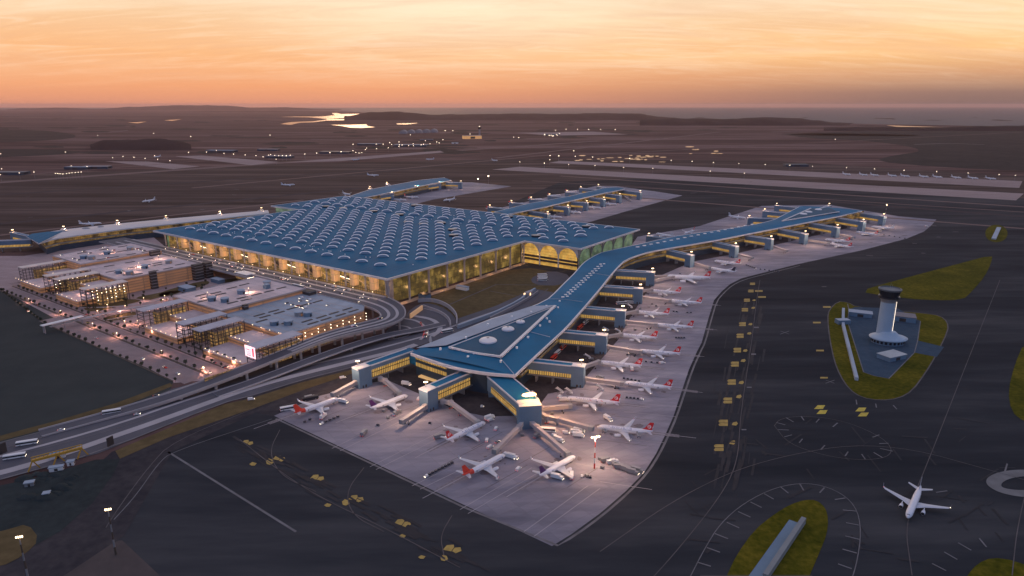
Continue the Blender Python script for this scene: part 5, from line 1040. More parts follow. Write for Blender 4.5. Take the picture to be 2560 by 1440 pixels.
PL = [('rear', 846, 997, 737, 1036, 'white airliner with orange-red tail and rear, at the far-left corner stand', 1),
 ('purple', 1013, 991, 932, 1022, 'white airliner with a purple fin, on the stand right of the leftmost red-tailed one', 1),
 ('red', 1204, 1060, 1126, 1100, 'white airliner with a red fin parked alone in front of the middle gate block', 1),
 ('rear', 1262, 1137, 1157, 1193, 'white airliner with orange-red tail and rear, nearest the bottom edge of the apron', 1),
 ('purple', 1432, 1144, 1355, 1190, 'white airliner with a dark purple fin, right of the bottom red-tailed one', 1),
 ('red', 1502, 1068, 1622, 1082, 'white airliner with a red fin and open stairs, nearest the right floodlight mast', 1),
 ('special', 1418, 996, 1545, 1010, 'white airliner with a red fin and big red discs painted on its rear side', 1),
 ('red', 1560, 957, 1678, 972, 'white airliner with a red fin at the nearest bridge of the right-hand row', 1),
 ('red', 1498, 906, 1600, 917, 'white airliner with a red fin, docked short beside the nearest right gate wing end', 1),
 ('red', 1601, 878, 1692, 886, 'white airliner with a red fin at the long bridge of the second right gate wing', 1),
 ('red', 1553, 838, 1633, 846, 'white airliner with a red fin close in behind the second right gate wing', 1),
 ('red', 1638, 812, 1731, 820, 'white airliner with a red fin at the long bridge of the third right gate wing', 1),
 ('red', 1592, 780, 1664, 787, 'white airliner with a red fin close in behind the third right gate wing', 1),
 ('red', 1675, 752, 1747, 759, 'white airliner with a red fin at the long bridge of the fourth right gate wing', 1),
 ('red', 1628, 727, 1694, 733, 'white airliner with a red fin close in behind the fourth right gate wing', 1),
 ('wide', 1667, 693, 1774, 698, 'large wide-body airliner with a red fin at two bridges by the fifth gate wing', 1),
 ('navy', 1775, 670, 1838, 682, 'white airliner with a dark fin beyond the wide-body', 1),
 ('red', 1792, 653, 1843, 661, 'white airliner with a red fin just behind the dark-finned one', 1),
 ('red', 2076, 609, 2127, 619, 'nearer of two small airliners side by side near the far apron bend', 1),
 ('red', 2067, 599, 2119, 605, 'farther of two small airliners side by side near the far apron bend', 1),
 ('red', 2141, 580, 2193, 588, 'small airliner below the far fork of the concourse', 1),
 ('plain', 2192, 568, 2221, 571, 'small plain airliner beside the last gate wing of the far fork', 1),
 ('plain', 1868, 546, 1818, 540, 'plain airliner on the far side of the concourse, nose to a gate wing', 1),
 ('plain', 1641, 584, 1681, 592, 'plain airliner behind the bend of the concourse, left of its lit stand', 1),
 ('red', 1712, 584, 1736, 577, 'small airliner half hidden behind the concourse roof after the bend', 1)]
def place_ac(kind, nx, ny, tx, ty, label, z=3.4, group='airliners parked round the concourses'):
    a = Vector(P(nx, ny, z)); b = Vector(P(tx, ty, z)); c = (a+b)/2; d = a-b
    return put(AC[kind], (c.x, c.y, .22), math.atan2(d.y, d.x), label, group)
for k, a, b, c, d, lab, _ in PL: place_ac(k, a, b, c, d, lab)
st_ = MB(); sl_ = MB(); rz = random.Random(4); M['stain'] = mat('oil_stain', (.15, .13, .15), .7, var=.3, vs=.5); M['stain2'] = mat('tyre_mark', (.20, .18, .20), .8, var=.3, vs=.5)
for i, (k, nx, ny, tx, ty, lab, _) in enumerate(PL):
    a = Vector(P(nx, ny)); b = Vector(P(tx, ty)); d = (b-a).normalized(); n = Vector((-d.y, d.x))
    if i < 22:
        p0 = a+d*5; p1 = b+d*(26 if i > 5 else 34); sl_.ribbon([tuple(p0), tuple(p1)], .5, .262, M['median'])
        for s in (-21, 21): sl_.ribbon([tuple(a+n*s), tuple(b+n*s)], .35, .263, M['linef'])
        for s in (-.35, .35): st_.ribbon([tuple(a+d*6+n*s*6), tuple(b+d*22+n*s*4)], 1.3, .246, M['stain2'])
        for j in range(9):
            c = a+d*rz.uniform(-4, 36)+n*rz.uniform(-13, 13); r_ = rz.uniform(.8, 3.4); e = rz.uniform(.5, 1.6)
            st_.face([(c.x+r_*e*math.cos(t)*rz.uniform(.7, 1.1), c.y+r_*math.sin(t)*rz.uniform(.7, 1.1), .249+.0004*(i*9+j) % .008) for t in [2*PI*q/11 for q in range(11)]], M['stain'])
struct('apron_stains', st_); struct('stand_lines', sl_)
tm_ = MB()
for j in range(90):
    t = rz.random(); x0 = 1880-60*t+rz.gauss(0, 26); y0 = 740+440*t; l = rz.uniform(12, 60)
    tm_.ribbon(PP([(x0, y0), (x0-l*.22+rz.uniform(-3, 3), y0+l)]), rz.uniform(.6, 2.4), .262+.0003*j, M['tyre'] if 'tyre' in M else M.setdefault('tyre', mat('rubber_streak', (.020, .020, .026), .9, var=.3)))
for j in range(70):
    t = rz.random(); x0 = 560+620*t+rz.gauss(0, 25); y0 = 1085+330*t; l = rz.uniform(14, 60)
    tm_.ribbon(PP([(x0, y0), (x0+l, y0+l*.5+rz.uniform(-4, 4))]), rz.uniform(.6, 2.4), .262+.0003*(90+j), M['tyre'])
for j in range(60):
    x0 = rz.uniform(1700, 2500); y0 = rz.uniform(1040, 1400); l = rz.uniform(20, 90); an = rz.choice([.2, 2.2, 1.2])+rz.gauss(0, .1)
    if 1790 < x0 < 2090 and y0 > 1230: continue
    tm_.ribbon(PP([(x0, y0), (x0+l*math.cos(an), y0+l*.5*math.sin(an))]), rz.uniform(.6, 2.0), .262+.0003*(160+j), M['tyre'])
struct('tyre_marks', tm_)
place_ac('plain', 2270, 1292, 2300, 1222, 'white airliner taxiing toward the viewer alone on the dark taxiway at bottom right', group='taxiing airliners')
place_ac('plain', 273, 557, 178, 562, 'long white airliner parked behind the pale-roofed left concourse', group='airliners parked round the concourses')
FARP = [(724, 462, 716, 462.4, 'between the far runways above the terminal'), (345, 506, 398, 498, 'large in front of the dark field beyond the left concourse'), (940, 438, 925, 438, 'on the taxiway above the farthest concourse'), (1066, 398, 1084, 398.5, 'tiny on the far taxiway, middle'), (1247, 402, 1226, 400, 'lit, on the far taxiway left of the pale apron strips'), (884, 399, 893, 399.3, 'tiny on the far taxiway, left of the middle'), (388, 392, 399, 391, 'far left near the row of lamps'), (1112, 501, 1134, 498, 'taxiing between the two far concourses'),
 (1396, 543, 1372, 541, 'at the first stand of the second concourse'), (1443, 531, 1424, 529, 'at the second stand of the second concourse'), (1491, 519, 1473, 518, 'at the third stand of the second concourse'), (1530, 510, 1513, 509, 'at the fourth stand of the second concourse'), (1008, 500, 989, 499, 'at the first stand of the farthest concourse'), (1042, 493, 1015, 492, 'at the second stand of the farthest concourse'), (877, 487, 855, 483, 'with its tail standing above the back corner of the terminal'), (1250, 521, 1222, 523, 'behind the second concourse, first from the terminal'), (1305, 509, 1277, 511, 'behind the second concourse, second from the terminal'), (1352, 498, 1325, 500, 'behind the second concourse, third from the terminal'), (1400, 488, 1372, 490, 'behind the second concourse, fourth from the terminal'), (1440, 478, 1417, 480, 'behind the second concourse, fifth from the terminal')]
for i, (a, b, c, d, w) in enumerate(FARP): place_ac('red' if 8 <= i <= 13 or i > 14 else 'plain', a, b, c, d, 'distant small airliner %s' % w, group='distant airliners')
for i, x in enumerate([2116, 2158, 2186, 2230, 2262, 2309, 2343, 2390, 2432, 2476]):
    y = 438+(x-2116)*.03; q = P(x, y); put(AC['plain'], (*q, .2), math.radians(-75), 'tiny airliner on the remote pale apron at upper right, %s from the left' % nth(i), 'airliners on the remote apron')
# ---------------------------------------------------------------- jet bridges
JB = [((1351, 1022), (1421, 1016)), ((1347, 1031), (1367, 1044), (1393, 1049), (1474, 1070)), ((1316, 1047), (1342, 1069), (1416, 1133)), ((1298, 1038), (1311, 1050), (1298, 1069), (1240, 1126)), ((1106, 1004), (1127, 1007), (1192, 1055)), ((1062, 1017), (1008, 1052)), ((951, 947), (963, 952), (997, 982)), ((890, 956), (836, 985)),
 ((1463, 947), (1552, 959)), ((1462, 917), (1494, 906)), ((1519, 867), (1599, 880)), ((1520, 842), (1550, 837)), ((1566, 804), (1637, 812)), ((1563, 784), (1590, 779)), ((1606, 744), (1673, 752)), ((1637, 702), (1689, 691)), ((1637, 692), (1667, 690)), ((1733, 657), (1772, 669)), ((1843, 636), (1879, 645)), ((1933, 616), (1966, 627)), ((2017, 600), (2070, 608)), ((2097, 586), (2132, 594)), ((2163, 570), (2201, 576)), ((1607, 727), (1627, 725)), ((1555, 488), (1575, 500))]
for i, pl in enumerate(JB):
    z = 5.0; pts = [P(x, y, z) for x, y in pl]; r = thing('jet_bridge', 'covered passenger bridge, %s counting from the front stands up the right side' % nth(i) if i > 7 else ['short upper bridge right of the front gate block', 'long cranked bridge right of the front gate block', 'right-hand arm of the two bridges under the front gate block', 'left-hand arm of the two bridges under the front gate block', 'bridge bending right from the middle gate block', 'short bridge left of the middle gate block, ending free', 'bridge bending right from the far-left gate block', 'short bridge left of the far-left gate block'][i], 'jet bridge', (*pts[0], .2), 0, 'passenger bridges')
    for k, (a, b) in enumerate(zip(pts, pts[1:])):
        w = 3.0 if k == 0 else 2.6; g = MB(); g.bar((*a, z), (*b, z), w, 2.9, M['conc'] if i not in (2, 3) else M['median']); g.bar((*a, z+1.55), (*b, z+1.55), w+.3, .2, M['median']); make('tunnel', g, r)
    for p in pts[:-1]: g = MB(); g.lathe(p[0], p[1], [(2.3, z-1.7), (2.3, z+1.8), (1.4, z+2.3)], M['conc'], 12); g.lathe(p[0], p[1], [(.6, .2), (.6, z-1.7)], M['steel'], 8); make('rotunda', g, r)
    a, b = Vector(pts[-2]), Vector(pts[-1]); d = (b-a).normalized(); n = Vector((-d.y, d.x)); g = MB(); e = b+d*1.2; g.box(e.x, e.y, z-1.7, z+1.9, 3.4, 3.6, M['steel'], math.atan2(d.y, d.x)); make('cab', g, r)
    p = b-d*4.5; g = MB()
    for s in (-1, 1): q = p+n*s*1.7; g.box(q.x, q.y, .9, z-1.2, .4, .4, M['steel']); g.box(q.x, q.y, .2, 1.2, 1.1, .6, M['rubber'], math.atan2(d.y, d.x))
    g.box(p.x, p.y, z-1.9, z-1.5, .8, 4, M['steel'], math.atan2(d.y, d.x)); make('wheel_leg', g, r)
    if len(pts) > 2 or i in (2, 3): p = Vector(pts[1]); g = MB(); g.box(p.x, p.y, .2, .7, 3.2, 1.6, M['redor'], .5); make('base_block', g, r)
# ---------------------------------------------------------------- vehicles
def wheels(r, xs, y, rad, w=.35):
    for x in xs:
        for s in (-1, 1):
            g = MB(); rows = [[(x+rad*math.cos(a), s*y+o_, rad+rad*math.sin(a)) for a in [2*PI*i/10 for i in range(10)]] for o_ in (-w/2, w/2)]
            g.grid(rows, M['rubber'], True); g.face(rows[1], M['steel']); g.face(list(reversed(rows[0])), M['steel']); make('wheel', g, r)
def lights(r, x, y, z, tail=None):
    for s in (-1, 1):
        g = MB(); g.box(x, s*y, z-.15, z+.15, .12, .4, M['lampw']); make('headlight', g, r)
        if tail is not None: g = MB(); g.box(tail, s*y, z-.1, z+.2, .12, .35, M['redlamp']); make('tail_light', g, r)
def car(m, nm='car', n='parked_car'):
    r = thing(n, nm, 'car'); g = MB(); sec = [(-2.15, .45, .75), (-2.1, .45, 1.0), (-1.2, .4, 1.05), (1.0, .4, 1.0), (2.1, .4, .85), (2.2, .45, .6)]
    g.grid([[(x, -.88, zb), (x, -.86, zt), (x, .86, zt), (x, .88, zb)] for x, zb, zt in sec], m, True); g.face([(2.2, -.88, .45), (2.2, .88, .45), (2.2, .86, .6), (2.2, -.86, .6)], m)
    g.grid([[(x, -y, z) for x, y, z in ((-1.0, .66, 1.45), (.4, .66, 1.45))], [(x, y, z) for x, y, z in ((-1.0, .66, 1.45), (.4, .66, 1.45))]], m); make('body', g, r)
    g = MB(); b = [(-1.75, -.8, 1.03), (1.15, -.8, 1.0), (1.15, .8, 1.0), (-1.75, .8, 1.03)]; t = [(-1.0, -.66, 1.44), (.4, -.66, 1.44), (.4, .66, 1.44), (-1.0, .66, 1.44)]; g.grid([b, t], M['glassd'], True); make('glasshouse', g, r)
    wheels(r, (-1.3, 1.35), .82, .33, .22); lights(r, 2.22, .62, .68, -2.2); return r
def van(m, nm): 
    r = thing('van', nm, 'van'); g = MB(); g.grid([[(x, -1, zb), (x, -.95, zt), (x, .95, zt), (x, 1, zb)] for x, zb, zt in ((-2.6, .5, 2.2), (1.2, .5, 2.25), (1.9, .5, 1.35), (2.6, .5, 1.1), (2.65, .5, .6))], m, True); g.face([(-2.6, -1, .5), (-2.6, -.95, 2.2), (-2.6, .95, 2.2), (-2.6, 1, .5)], m); make('body', g, r)
    g = MB(); g.grid([[(1.25, -.9, 2.2), (1.25, .9, 2.2)], [(1.92, -.92, 1.42), (1.92, .92, 1.42)]], M['glassd']); make('windscreen', g, r); wheels(r, (-1.7, 1.7), .92, .36, .25); lights(r, 2.66, .75, .85, -2.62); return r
def truck(m, nm, box=True):
    r = thing('service_truck', nm, 'truck'); g = MB(); g.box(3.4, 0, .7, 2.6, 2.0, 2.3, m); make('cab', g, r); g = MB(); g.box(4.42, 0, 1.6, 2.4, .06, 2.0, M['glassd']); make('windscreen', g, r)
    g = MB(); g.box(-.9, 0, 1.0, 3.6, 6.2, 2.4, M['white'] if box else M['steel']); g.box(0, 0, .6, 1.0, 8, 1.2, M['dark']); make('cargo_box', g, r); wheels(r, (-2.8, 3.2), 1.05, .48, .3); lights(r, 4.45, .9, .95, -4.0); return r
def bus(m, nm):
    r = thing('airport_bus', nm, 'bus'); g = MB(); g.box(0, 0, .35, 1.3, 13, 2.8, m); g.box(0, 0, 2.5, 3.1, 13, 2.8, m); make('body', g, r); g = MB(); g.box(0, 0, 1.3, 2.5, 12.9, 2.72, M['glassd']); make('windows', g, r); wheels(r, (-4, 4), 1.3, .5, .3); lights(r, 6.52, 1.1, .8, -6.5); return r
def tug(nm):
    r = thing('baggage_tug', nm, 'tug'); g = MB(); g.box(0, 0, .4, 1.1, 2.8, 1.5, M['white']); g.box(-.3, 0, 1.75, 1.85, 1.5, 1.4, M['white'])
    for x in (-1, .4):
        for s in (-.65, .65): g.box(x, s, 1.1, 1.75, .1, .1, M['dark'])
    make('body', g, r); wheels(r, (-.9, .9), .7, .32, .25); lights(r, 1.42, .5, .8); return r
def cart(nm):
    r = thing('baggage_cart', nm, 'cart'); g = MB(); g.box(0, 0, .45, .65, 2.3, 1.6, M['steel']); make('bed', g, r); g = MB(); g.box(0, 0, .66, 1.7, 1.8, 1.4, M['navy']); make('load', g, r); wheels(r, (-1, 1), .7, .25, .2); return r
def stairs(nm):
    r = thing('boarding_stairs', nm, 'stairs'); g = MB(); g.box(1.8, 0, .5, 1.6, 2.2, 2.0, M['white']); make('cab', g, r); g = MB(); g.bar((2.6, 0, 1.0), (-3.0, 0, 3.9), 1.6, .5, M['steel'])
    for s in (-.85, .85): g.bar((2.4, s, 2.0), (-3.0, s, 4.9), .12, .7, M['white'])
    g.box(-3.6, 0, 3.7, 3.95, 1.6, 1.9, M['steel']); make('staircase', g, r); wheels(r, (-2, 2), .9, .4, .3); return r
def dolly(nm):
    r = thing('container', nm, 'container'); g = MB(); g.grid([[(-1.2, -.9, .5), (-1.2, .9, .5)], [(1.2, -.9, .5), (1.2, .9, .5)]], M['steel']); g.grid([[(-1.2, y, z) for y, z in ((-.6, .52), (.9, .52), (.9, 2.1), (-.9, 2.1), (-.9, 1.0))], [(1.2, y, z) for y, z in ((-.6, .52), (.9, .52), (.9, 2.1), (-.9, 2.1), (-.9, 1.0))]], M['steel'], True); make('shell', g, r); g = MB(); g.box(0, 0, .2, .5, 2.6, 1.8, M['dark']); make('trolley', g, r); return r
VB = {'car': car(M['white']), 'dcar': car(M['navy']), 'rcar': car(M['redor']), 'scar': car(M['steel']), 'van': van(M['white'], 'van'), 'truck': truck(M['white'], 't'), 'wtruck': truck(M['steel'], 't', False), 'bus': bus(M['white'], 'b'), 'rbus': bus(M['redor'], 'b'), 'dbus': bus(M['dark'], 'b'), 'tug': tug('t'), 'cart': cart('c'), 'stairs': stairs('s'), 'cont': dolly('c')}
def pv(kind, px, py, deg, label, z=.22, grp=None, zs=None): q = P(px, py, z); return put(VB[kind], (*q, z), math.radians(deg), label, grp)
GA = 'ground vehicles on the apron'
for k, x, y, a, lab in [
 ('wtruck', 774, 998, 35, 'long grey service truck behind the leftmost red-tailed airliner'), ('dbus', 776, 1000, 28, 'dark-sided apron bus behind the leftmost airliner'), ('bus', 722, 1024, 25, 'pale apron bus left of the leftmost airliner tail'), ('truck', 857, 1007, -20, 'catering truck at the nose of the leftmost airliner'), ('truck', 808, 1045, 80, 'service truck under the near wing of the leftmost airliner'), ('van', 857, 946, 30, 'white van with lights on the road left of the far-left gate block'), ('truck', 1273, 1145, -28, 'big white catering truck at the nose of the bottom red-tailed airliner'), ('truck', 1392, 1197, -25, 'big white truck beside the tail of the bottom purple-finned airliner'), ('tug', 1243, 1198, 80, 'tug with lights under the wing of the bottom red-tailed airliner'), ('truck', 1429, 1194, 85, 'lit service truck under the wing of the bottom purple-finned airliner'), ('van', 1226, 1052, 40, 'white van with lights at the nose of the middle red-finned airliner'), ('truck', 1223, 1048, 40, 'white service truck beside the van near the front gate block'), ('van', 1240, 1074, 75, 'small white van below the van by the front gate block'), ('van', 1217, 1103, 85, 'small white van between the middle airliner and the left bridge arm'), ('van', 1225, 1120, 50, 'white van close to the end of the left bridge arm'), ('scar', 1244, 1107, 45, 'dark service car beside the left bridge arm'), ('van', 988, 1038, 70, 'white van with a yellow light between the two left stands'), ('wtruck', 993, 1036, 60, 'grey loader beside the van between the two left stands'), ('truck', 1015, 963, -20, 'white service truck at the nose of the purple-finned airliner'), ('van', 1047, 999, 80, 'white van beside the middle gate block'),
 ('bus', 1367, 1078, -8, 'white apron bus just right of the right bridge arm'), ('van', 1387, 1093, -35, 'white van right of the right bridge arm, upper'), ('truck', 1396, 1103, -38, 'white truck right of the right bridge arm, lower'), ('van', 1415, 1084, -10, 'small white van between the bridge arm and the mast'), ('truck', 1440, 1085, -12, 'white truck in the parked cluster left of the floodlight mast'), ('truck', 1445, 1092, -12, 'second white truck in the parked cluster left of the mast'), ('truck', 1447, 1080, -12, 'farthest white truck in the parked cluster left of the mast'), ('truck', 1519, 1050, -60, 'white catering truck above the nose of the open-stairs airliner'), ('stairs', 1512, 1081, 60, 'boarding stairs at the front door of the airliner near the mast'), ('stairs', 1597, 1092, 80, 'boarding stairs at the rear door of the airliner near the mast'), ('stairs', 1400, 983, -25, 'boarding stairs parked left of the disc-painted airliner'), ('stairs', 1423, 984, -25, 'second boarding stairs parked left of the disc-painted airliner'), ('stairs', 1500, 975, -25, 'boarding stairs behind the wing of the disc-painted airliner'), ('van', 1399, 994, 60, 'dark-windowed van at the nose of the disc-painted airliner'), ('truck', 1410, 1003, 5, 'truck under the nose of the disc-painted airliner'), ('truck', 1579, 925, 85, 'catering truck at the rear of the short-docked nearest right airliner'), ('van', 1655, 909, 20, 'white van with dark side on the open apron of the right row'), ('bus', 1575, 758, -5, 'white bus close to the fourth gate wing'), ('bus', 1553, 930-170, 12, 'bus by the end of the third gate wing'), ('rbus', 1385, 896, 65, 'red-fronted bus parked by the concourse between the first two right gate wings'), ('bus', 1393, 885, 65, 'white bus behind the red-fronted bus by the concourse'), ('rbus', 1408, 870, 65, 'farther red bus in the line by the concourse'), ('bus', 1464, 808, 65, 'bus beside the concourse between the second and third gate wings'), ('rbus', 1451, 820, 65, 'reddish bus beside the concourse between the second and third gate wings'), ('stairs', 1515, 828, 5, 'boarding stairs by the second gate wing end'), ('stairs', 1575, 770, -20, 'boarding stairs by the third gate wing end'), ('stairs', 1545, 832, -10, 'boarding stairs close to the nose behind the second gate wing'), ('stairs', 1470, 897, -10, 'boarding stairs by the nearest right gate wing end'), ('van', 1330, 984, 40, 'pale van on the roof-lit corner by the front gate block'), ('truck', 1530, 1160, 20, 'truck right of the floodlight mast'), ('stairs', 1540, 1164, 40, 'boarding stairs right of the floodlight mast'), ('wtruck', 1567, 1178, -30, 'grey loader in the parked group near the apron curve'), ('wtruck', 1580, 1184, -30, 'second grey loader in the parked group near the apron curve'), ('wtruck', 1592, 1180, -30, 'third grey loader in the parked group near the apron curve'), ('van', 2316, 566, 0, 'dark van on the far apron tip'), ('tug', 1455, 1193, 60, 'tug in the small group right of the bottom purple-finned airliner'), ('van', 1296, 1175, 60, 'lone dark car-sized van between the two bottom airliners'), ('wtruck', 1515, 1155, 25, 'flatbed nearest the mast foot'), ('wtruck', 1550, 1172, 0, 'flatbed between the mast and the loader group'), ('truck', 1280, 1146, -28, 'second catering truck beside the bottom red-tailed airliner')]:
    pv(k, x, y, a, lab, .22, GA)
def train(n, x0, y0, x1, y1, kind, what, lead=True, grp='baggage cart trains'):
    for i in range(n):
        t = i/max(1, n-1); x = x0+(x1-x0)*t; y = y0+(y1-y0)*t; a = Vector(P(x0, y0))-Vector(P(x1, y1)); an = math.degrees(math.atan2(a.y, a.x))
        if i == 0 and lead: pv('tug', x, y, an, 'white tug leading the cart train %s' % what, .22, grp)
        else: pv(kind, x, y, an, 'dark cart, %s in the train %s' % (nth(i), what), .22, grp)
train(9, 1066, 1193, 1130, 1160, 'cart', 'on the near edge of the apron')
train(5, 805, 1061, 845, 1044, 'cart', 'below the leftmost airliner')
train(2, 762, 1057, 775, 1051, 'cart', 'beside the leftmost airliner tail', False)
train(5, 1604, 1000, 1567, 996, 'cart', 'behind the disc-painted airliner')
train(5, 1560, 948, 1598, 955, 'cart', 'above the nearest long bridge airliner', False)
train(4, 1690, 846, 1710, 846, 'cart', 'on the open apron by the third stand', False)
train(6, 1890, 668+5, 1945, 680, 'cart', 'at the dark edge of the bend apron')
train(5, 1866, 664, 1886, 671, 'cart', 'in the middle of the bend apron', False)
train(5, 2210, 588, 2262, 597, 'cart', 'on the far apron tip', False)
train(2, 1684, 780, 1692, 781, 'cart', 'by the fourth stand', False); train(2, 1718, 783, 1727, 783, 'cart', 'right of the fourth stand', False)
train(3, 1615, 906, 1643, 909, 'cart', 'right of the short-docked airliner', False)
ra = random.Random(21)
spots = [(1560, 905), (1568, 889), (1530, 965), (1544, 972), (1500, 948), (1622, 768), (1640, 766), (1630, 762), (1600, 772), (1608, 830), (1618, 824), (1588, 826), (1690, 765), (1710, 700), (1700, 702), (1656, 742), (1650, 738), (1568, 872), (1574, 885), (1700, 686), (1716, 685), (1728, 688), (1583, 885), (1475, 905), (1480, 900), (1820, 655), (1500, 1150), (1506, 1172), (1467, 1192), (1476, 1196), (1382, 1050), (1380, 1036), (1306, 1090), (1345, 1093), (970, 1066-20), (960, 1030), (1075, 1060), (910, 1087), (945, 1065), (1098, 1096), (1205, 1018), (1150, 1035)]
spots.sort(key=lambda q: -q[1])
CN = {'cont': 'grey baggage container', 'cart': 'dark baggage cart', 'tug': 'white tug', 'wtruck': 'grey service truck'}
for i, (x, y) in enumerate(spots):
    k = ra.choice(['cont', 'cart', 'tug', 'cont', 'wtruck'] if i < 30 else ['cart', 'cont'])
    pv(k, x, y, ra.uniform(0, 180), 'loose %s on the apron, %s of the scattered equipment from the front' % (CN[k], nth(i)), .22, 'loose ground equipment')
# buses and cars on the roads
RG = 'traffic on the landside roads'
for k, x, y, a, z, lab in [('bus', 68, 1111, 22, .5, 'long white coach at the far left of the highway'), ('bus', 280, 1033, 24, .5, 'white and dark bus on the highway, second from the left'), ('car', 153, 1076, 22, .5, 'white car on the highway above the coach'), ('dcar', 390, 990, 22, .5, 'dark car on the highway before the viaduct foot'), ('car', 423, 984, 22, .5, 'white car on the highway before the viaduct foot'), ('car', 343, 1037, 22, .5, 'white car right of the red-rear coach'), ('bus', 1118, 830, 32, .5, 'white coach on the access road beside the grey roof'), ('car', 663, 884, 28, 10, 'silver car climbing the viaduct'), ('dcar', 887, 817, 25, 14, 'dark car on the viaduct, middle'), ('dcar', 950, 797, 30, 14, 'dark car on the inner lane of the viaduct curve'), ('van', 884, 817, 25, 14, 'van just ahead of the dark car on the viaduct'), ('bus', 37, 1145, 22, .5, 'dark-topped bus at the left edge of the highway'), ('van', 628, 1000, 20, .4, 'white container van at the verge end')]:
    pv(k, x, y, a, lab, z, RG)
cols = ['car', 'dcar', 'rcar', 'scar', 'dcar', 'van']
CN = {'car': 'white car', 'dcar': 'dark car', 'rcar': 'red car', 'scar': 'grey car', 'van': 'white van', 'cont': 'grey baggage container', 'cart': 'dark baggage cart', 'tug': 'white tug', 'wtruck': 'grey service truck'}
for i, (u, v) in enumerate(sorted((ra.uniform(0, 430), ra.choice([-10, -22, -26, -38])) for _ in range(46))):
    k = ra.choice(cols); q = T(u, v); put(VB[k], (*q, ZD+.02), AU+(0 if v > -20 else PI), '%s on the departures road, %s vehicle from the terminal corner' % (CN[k], nth(i)), 'vehicles at the departures kerb')
for i, (u, v) in enumerate([(118, -36), (126, -36), (70, -12), (300, -12)]): put(VB['bus'], (*T(u, v), ZD+.02), AU, 'white bus on the departures road, %s of four' % ORD[i], 'buses at the departures kerb')
for i in range(26):
    u = 20+ra.uniform(0, 60) if i < 14 else ra.uniform(430, 515); v = ra.choice([-70, -78, -60, -92]) if i < 14 else ra.choice([-120, -90, -65, -150]); z = 15.07 if i < 14 else 25.07
    put(VB[ra.choice(cols)], (*T(u, v), z), AU+PI/2, 'small car parked on the %s garage deck, %s of those placed there' % ('blue-grey striped' if i < 14 else 'far pinkish', nth(i if i < 14 else i-14)), 'cars on the garage decks')
fv = lambda v: v if v > -219 else -218+(v+221)*.62
for i, (u, v, k) in enumerate([(352, -262, 'dcar'), (330, -290, 'rcar'), (262, -235, 'dcar'), (95, -258, 'dcar'), (160, -285, 'car'), (60, -288, 'car'), (20, -286, 'rcar'), (-40, -288, 'car'), (200, -232, 'car'), (-30, -230, 'dcar'), (0, -232, 'dcar'), (30, -205, 'dcar'), (-60, -235, 'dcar'), (-70, -258, 'scar')]):
    u = max(u, -18) if v > -260 else max(u, -5)+i; put(VB[k], (*T(u, fv(v)), .35), AU+(PI if i % 2 else 0), '%s car on the streets by the dark field, %s in turn from the far end' % ({'dcar': 'dark', 'rcar': 'red', 'car': 'white', 'scar': 'grey'}[k], nth(i)), 'cars on the plateau streets')
for i in range(12):
    t = i/11; q = P(1052+12*math.sin(t*2.2), 808+t*36, .6); put(VB[['rcar', 'dcar', 'car'][i % 3]], (*q, .62), math.radians(100-70*t), '%s car queueing on the sunken ramp, %s from the tunnel end' % (['red', 'dark', 'white'][i % 3], ORD[i]), 'cars queueing on the sunken ramp')
for i in range(5): put(VB['bus'], (*P(1355+ (i % 2)*2, 690+i*3.2), .35), math.radians(8), 'white apron bus in the yard by the arched glass wall, %s from the back' % ORD[i], 'buses in the yard')
g = None
# ---------------------------------------------------------------- lamps
def lamp(name, label, base, h, head_r, m, group, power=0, arms=0, col=(1, .66, .36), pole='steel', striped=False, out=(0, 0)):
    r = thing(name, label, 'lamp', base, 0, group); o0 = ORG[r.name]; x, y, z0 = base
    if striped:
        for k in range(6): g = MB(); g.lathe(x, y, [(.55-.05*k, z0+h*k/6), (.5-.05*k, z0+h*(k+1)/6)], (M['redor'] if head_r > .6 else M['bark']) if k % 2 == 0 else (M['white'] if head_r > .6 else M['steel']), 8); make('pole_section', g, r)
    else: g = MB(); g.lathe(x, y, [(.22, z0), (.14, z0+h)], M[pole], 6); make('pole', g, r)
    if arms:
        g = MB(); g.box(x, y, z0+h-.5, z0+h, arms, .5, M['steel'], .3); make('crossbar', g, r)
        for s in (-1, -.35, .35, 1):
            a = .3; g = MB(); g.lathe(x+s*arms/2*math.cos(a), y+s*arms/2*math.sin(a), [(.1, z0+h-1.0), (head_r, z0+h-.5), (head_r*.7, z0+h+.1)], m, 8); make('lamp_head', g, r)
    else: g = MB(); g.lathe(x, y, [(.1, z0+h-head_r*.6), (head_r, z0+h), (.1, z0+h+head_r*.6)], m, 8); make('lamp_head', g, r)
    if out[0]: plight('lamp_or_fill_light', (0, 0, h-1.5), 900, (1, .46, .14), r, .6)  # extra light added to gild the roof under the lamp
    if power: plight('lamp_or_fill_light', (out[0], out[1], h-1.2+abs(out[0])*.3), power, col, r, .8)  # shifted sideways by out, away from the lamp head
    return r
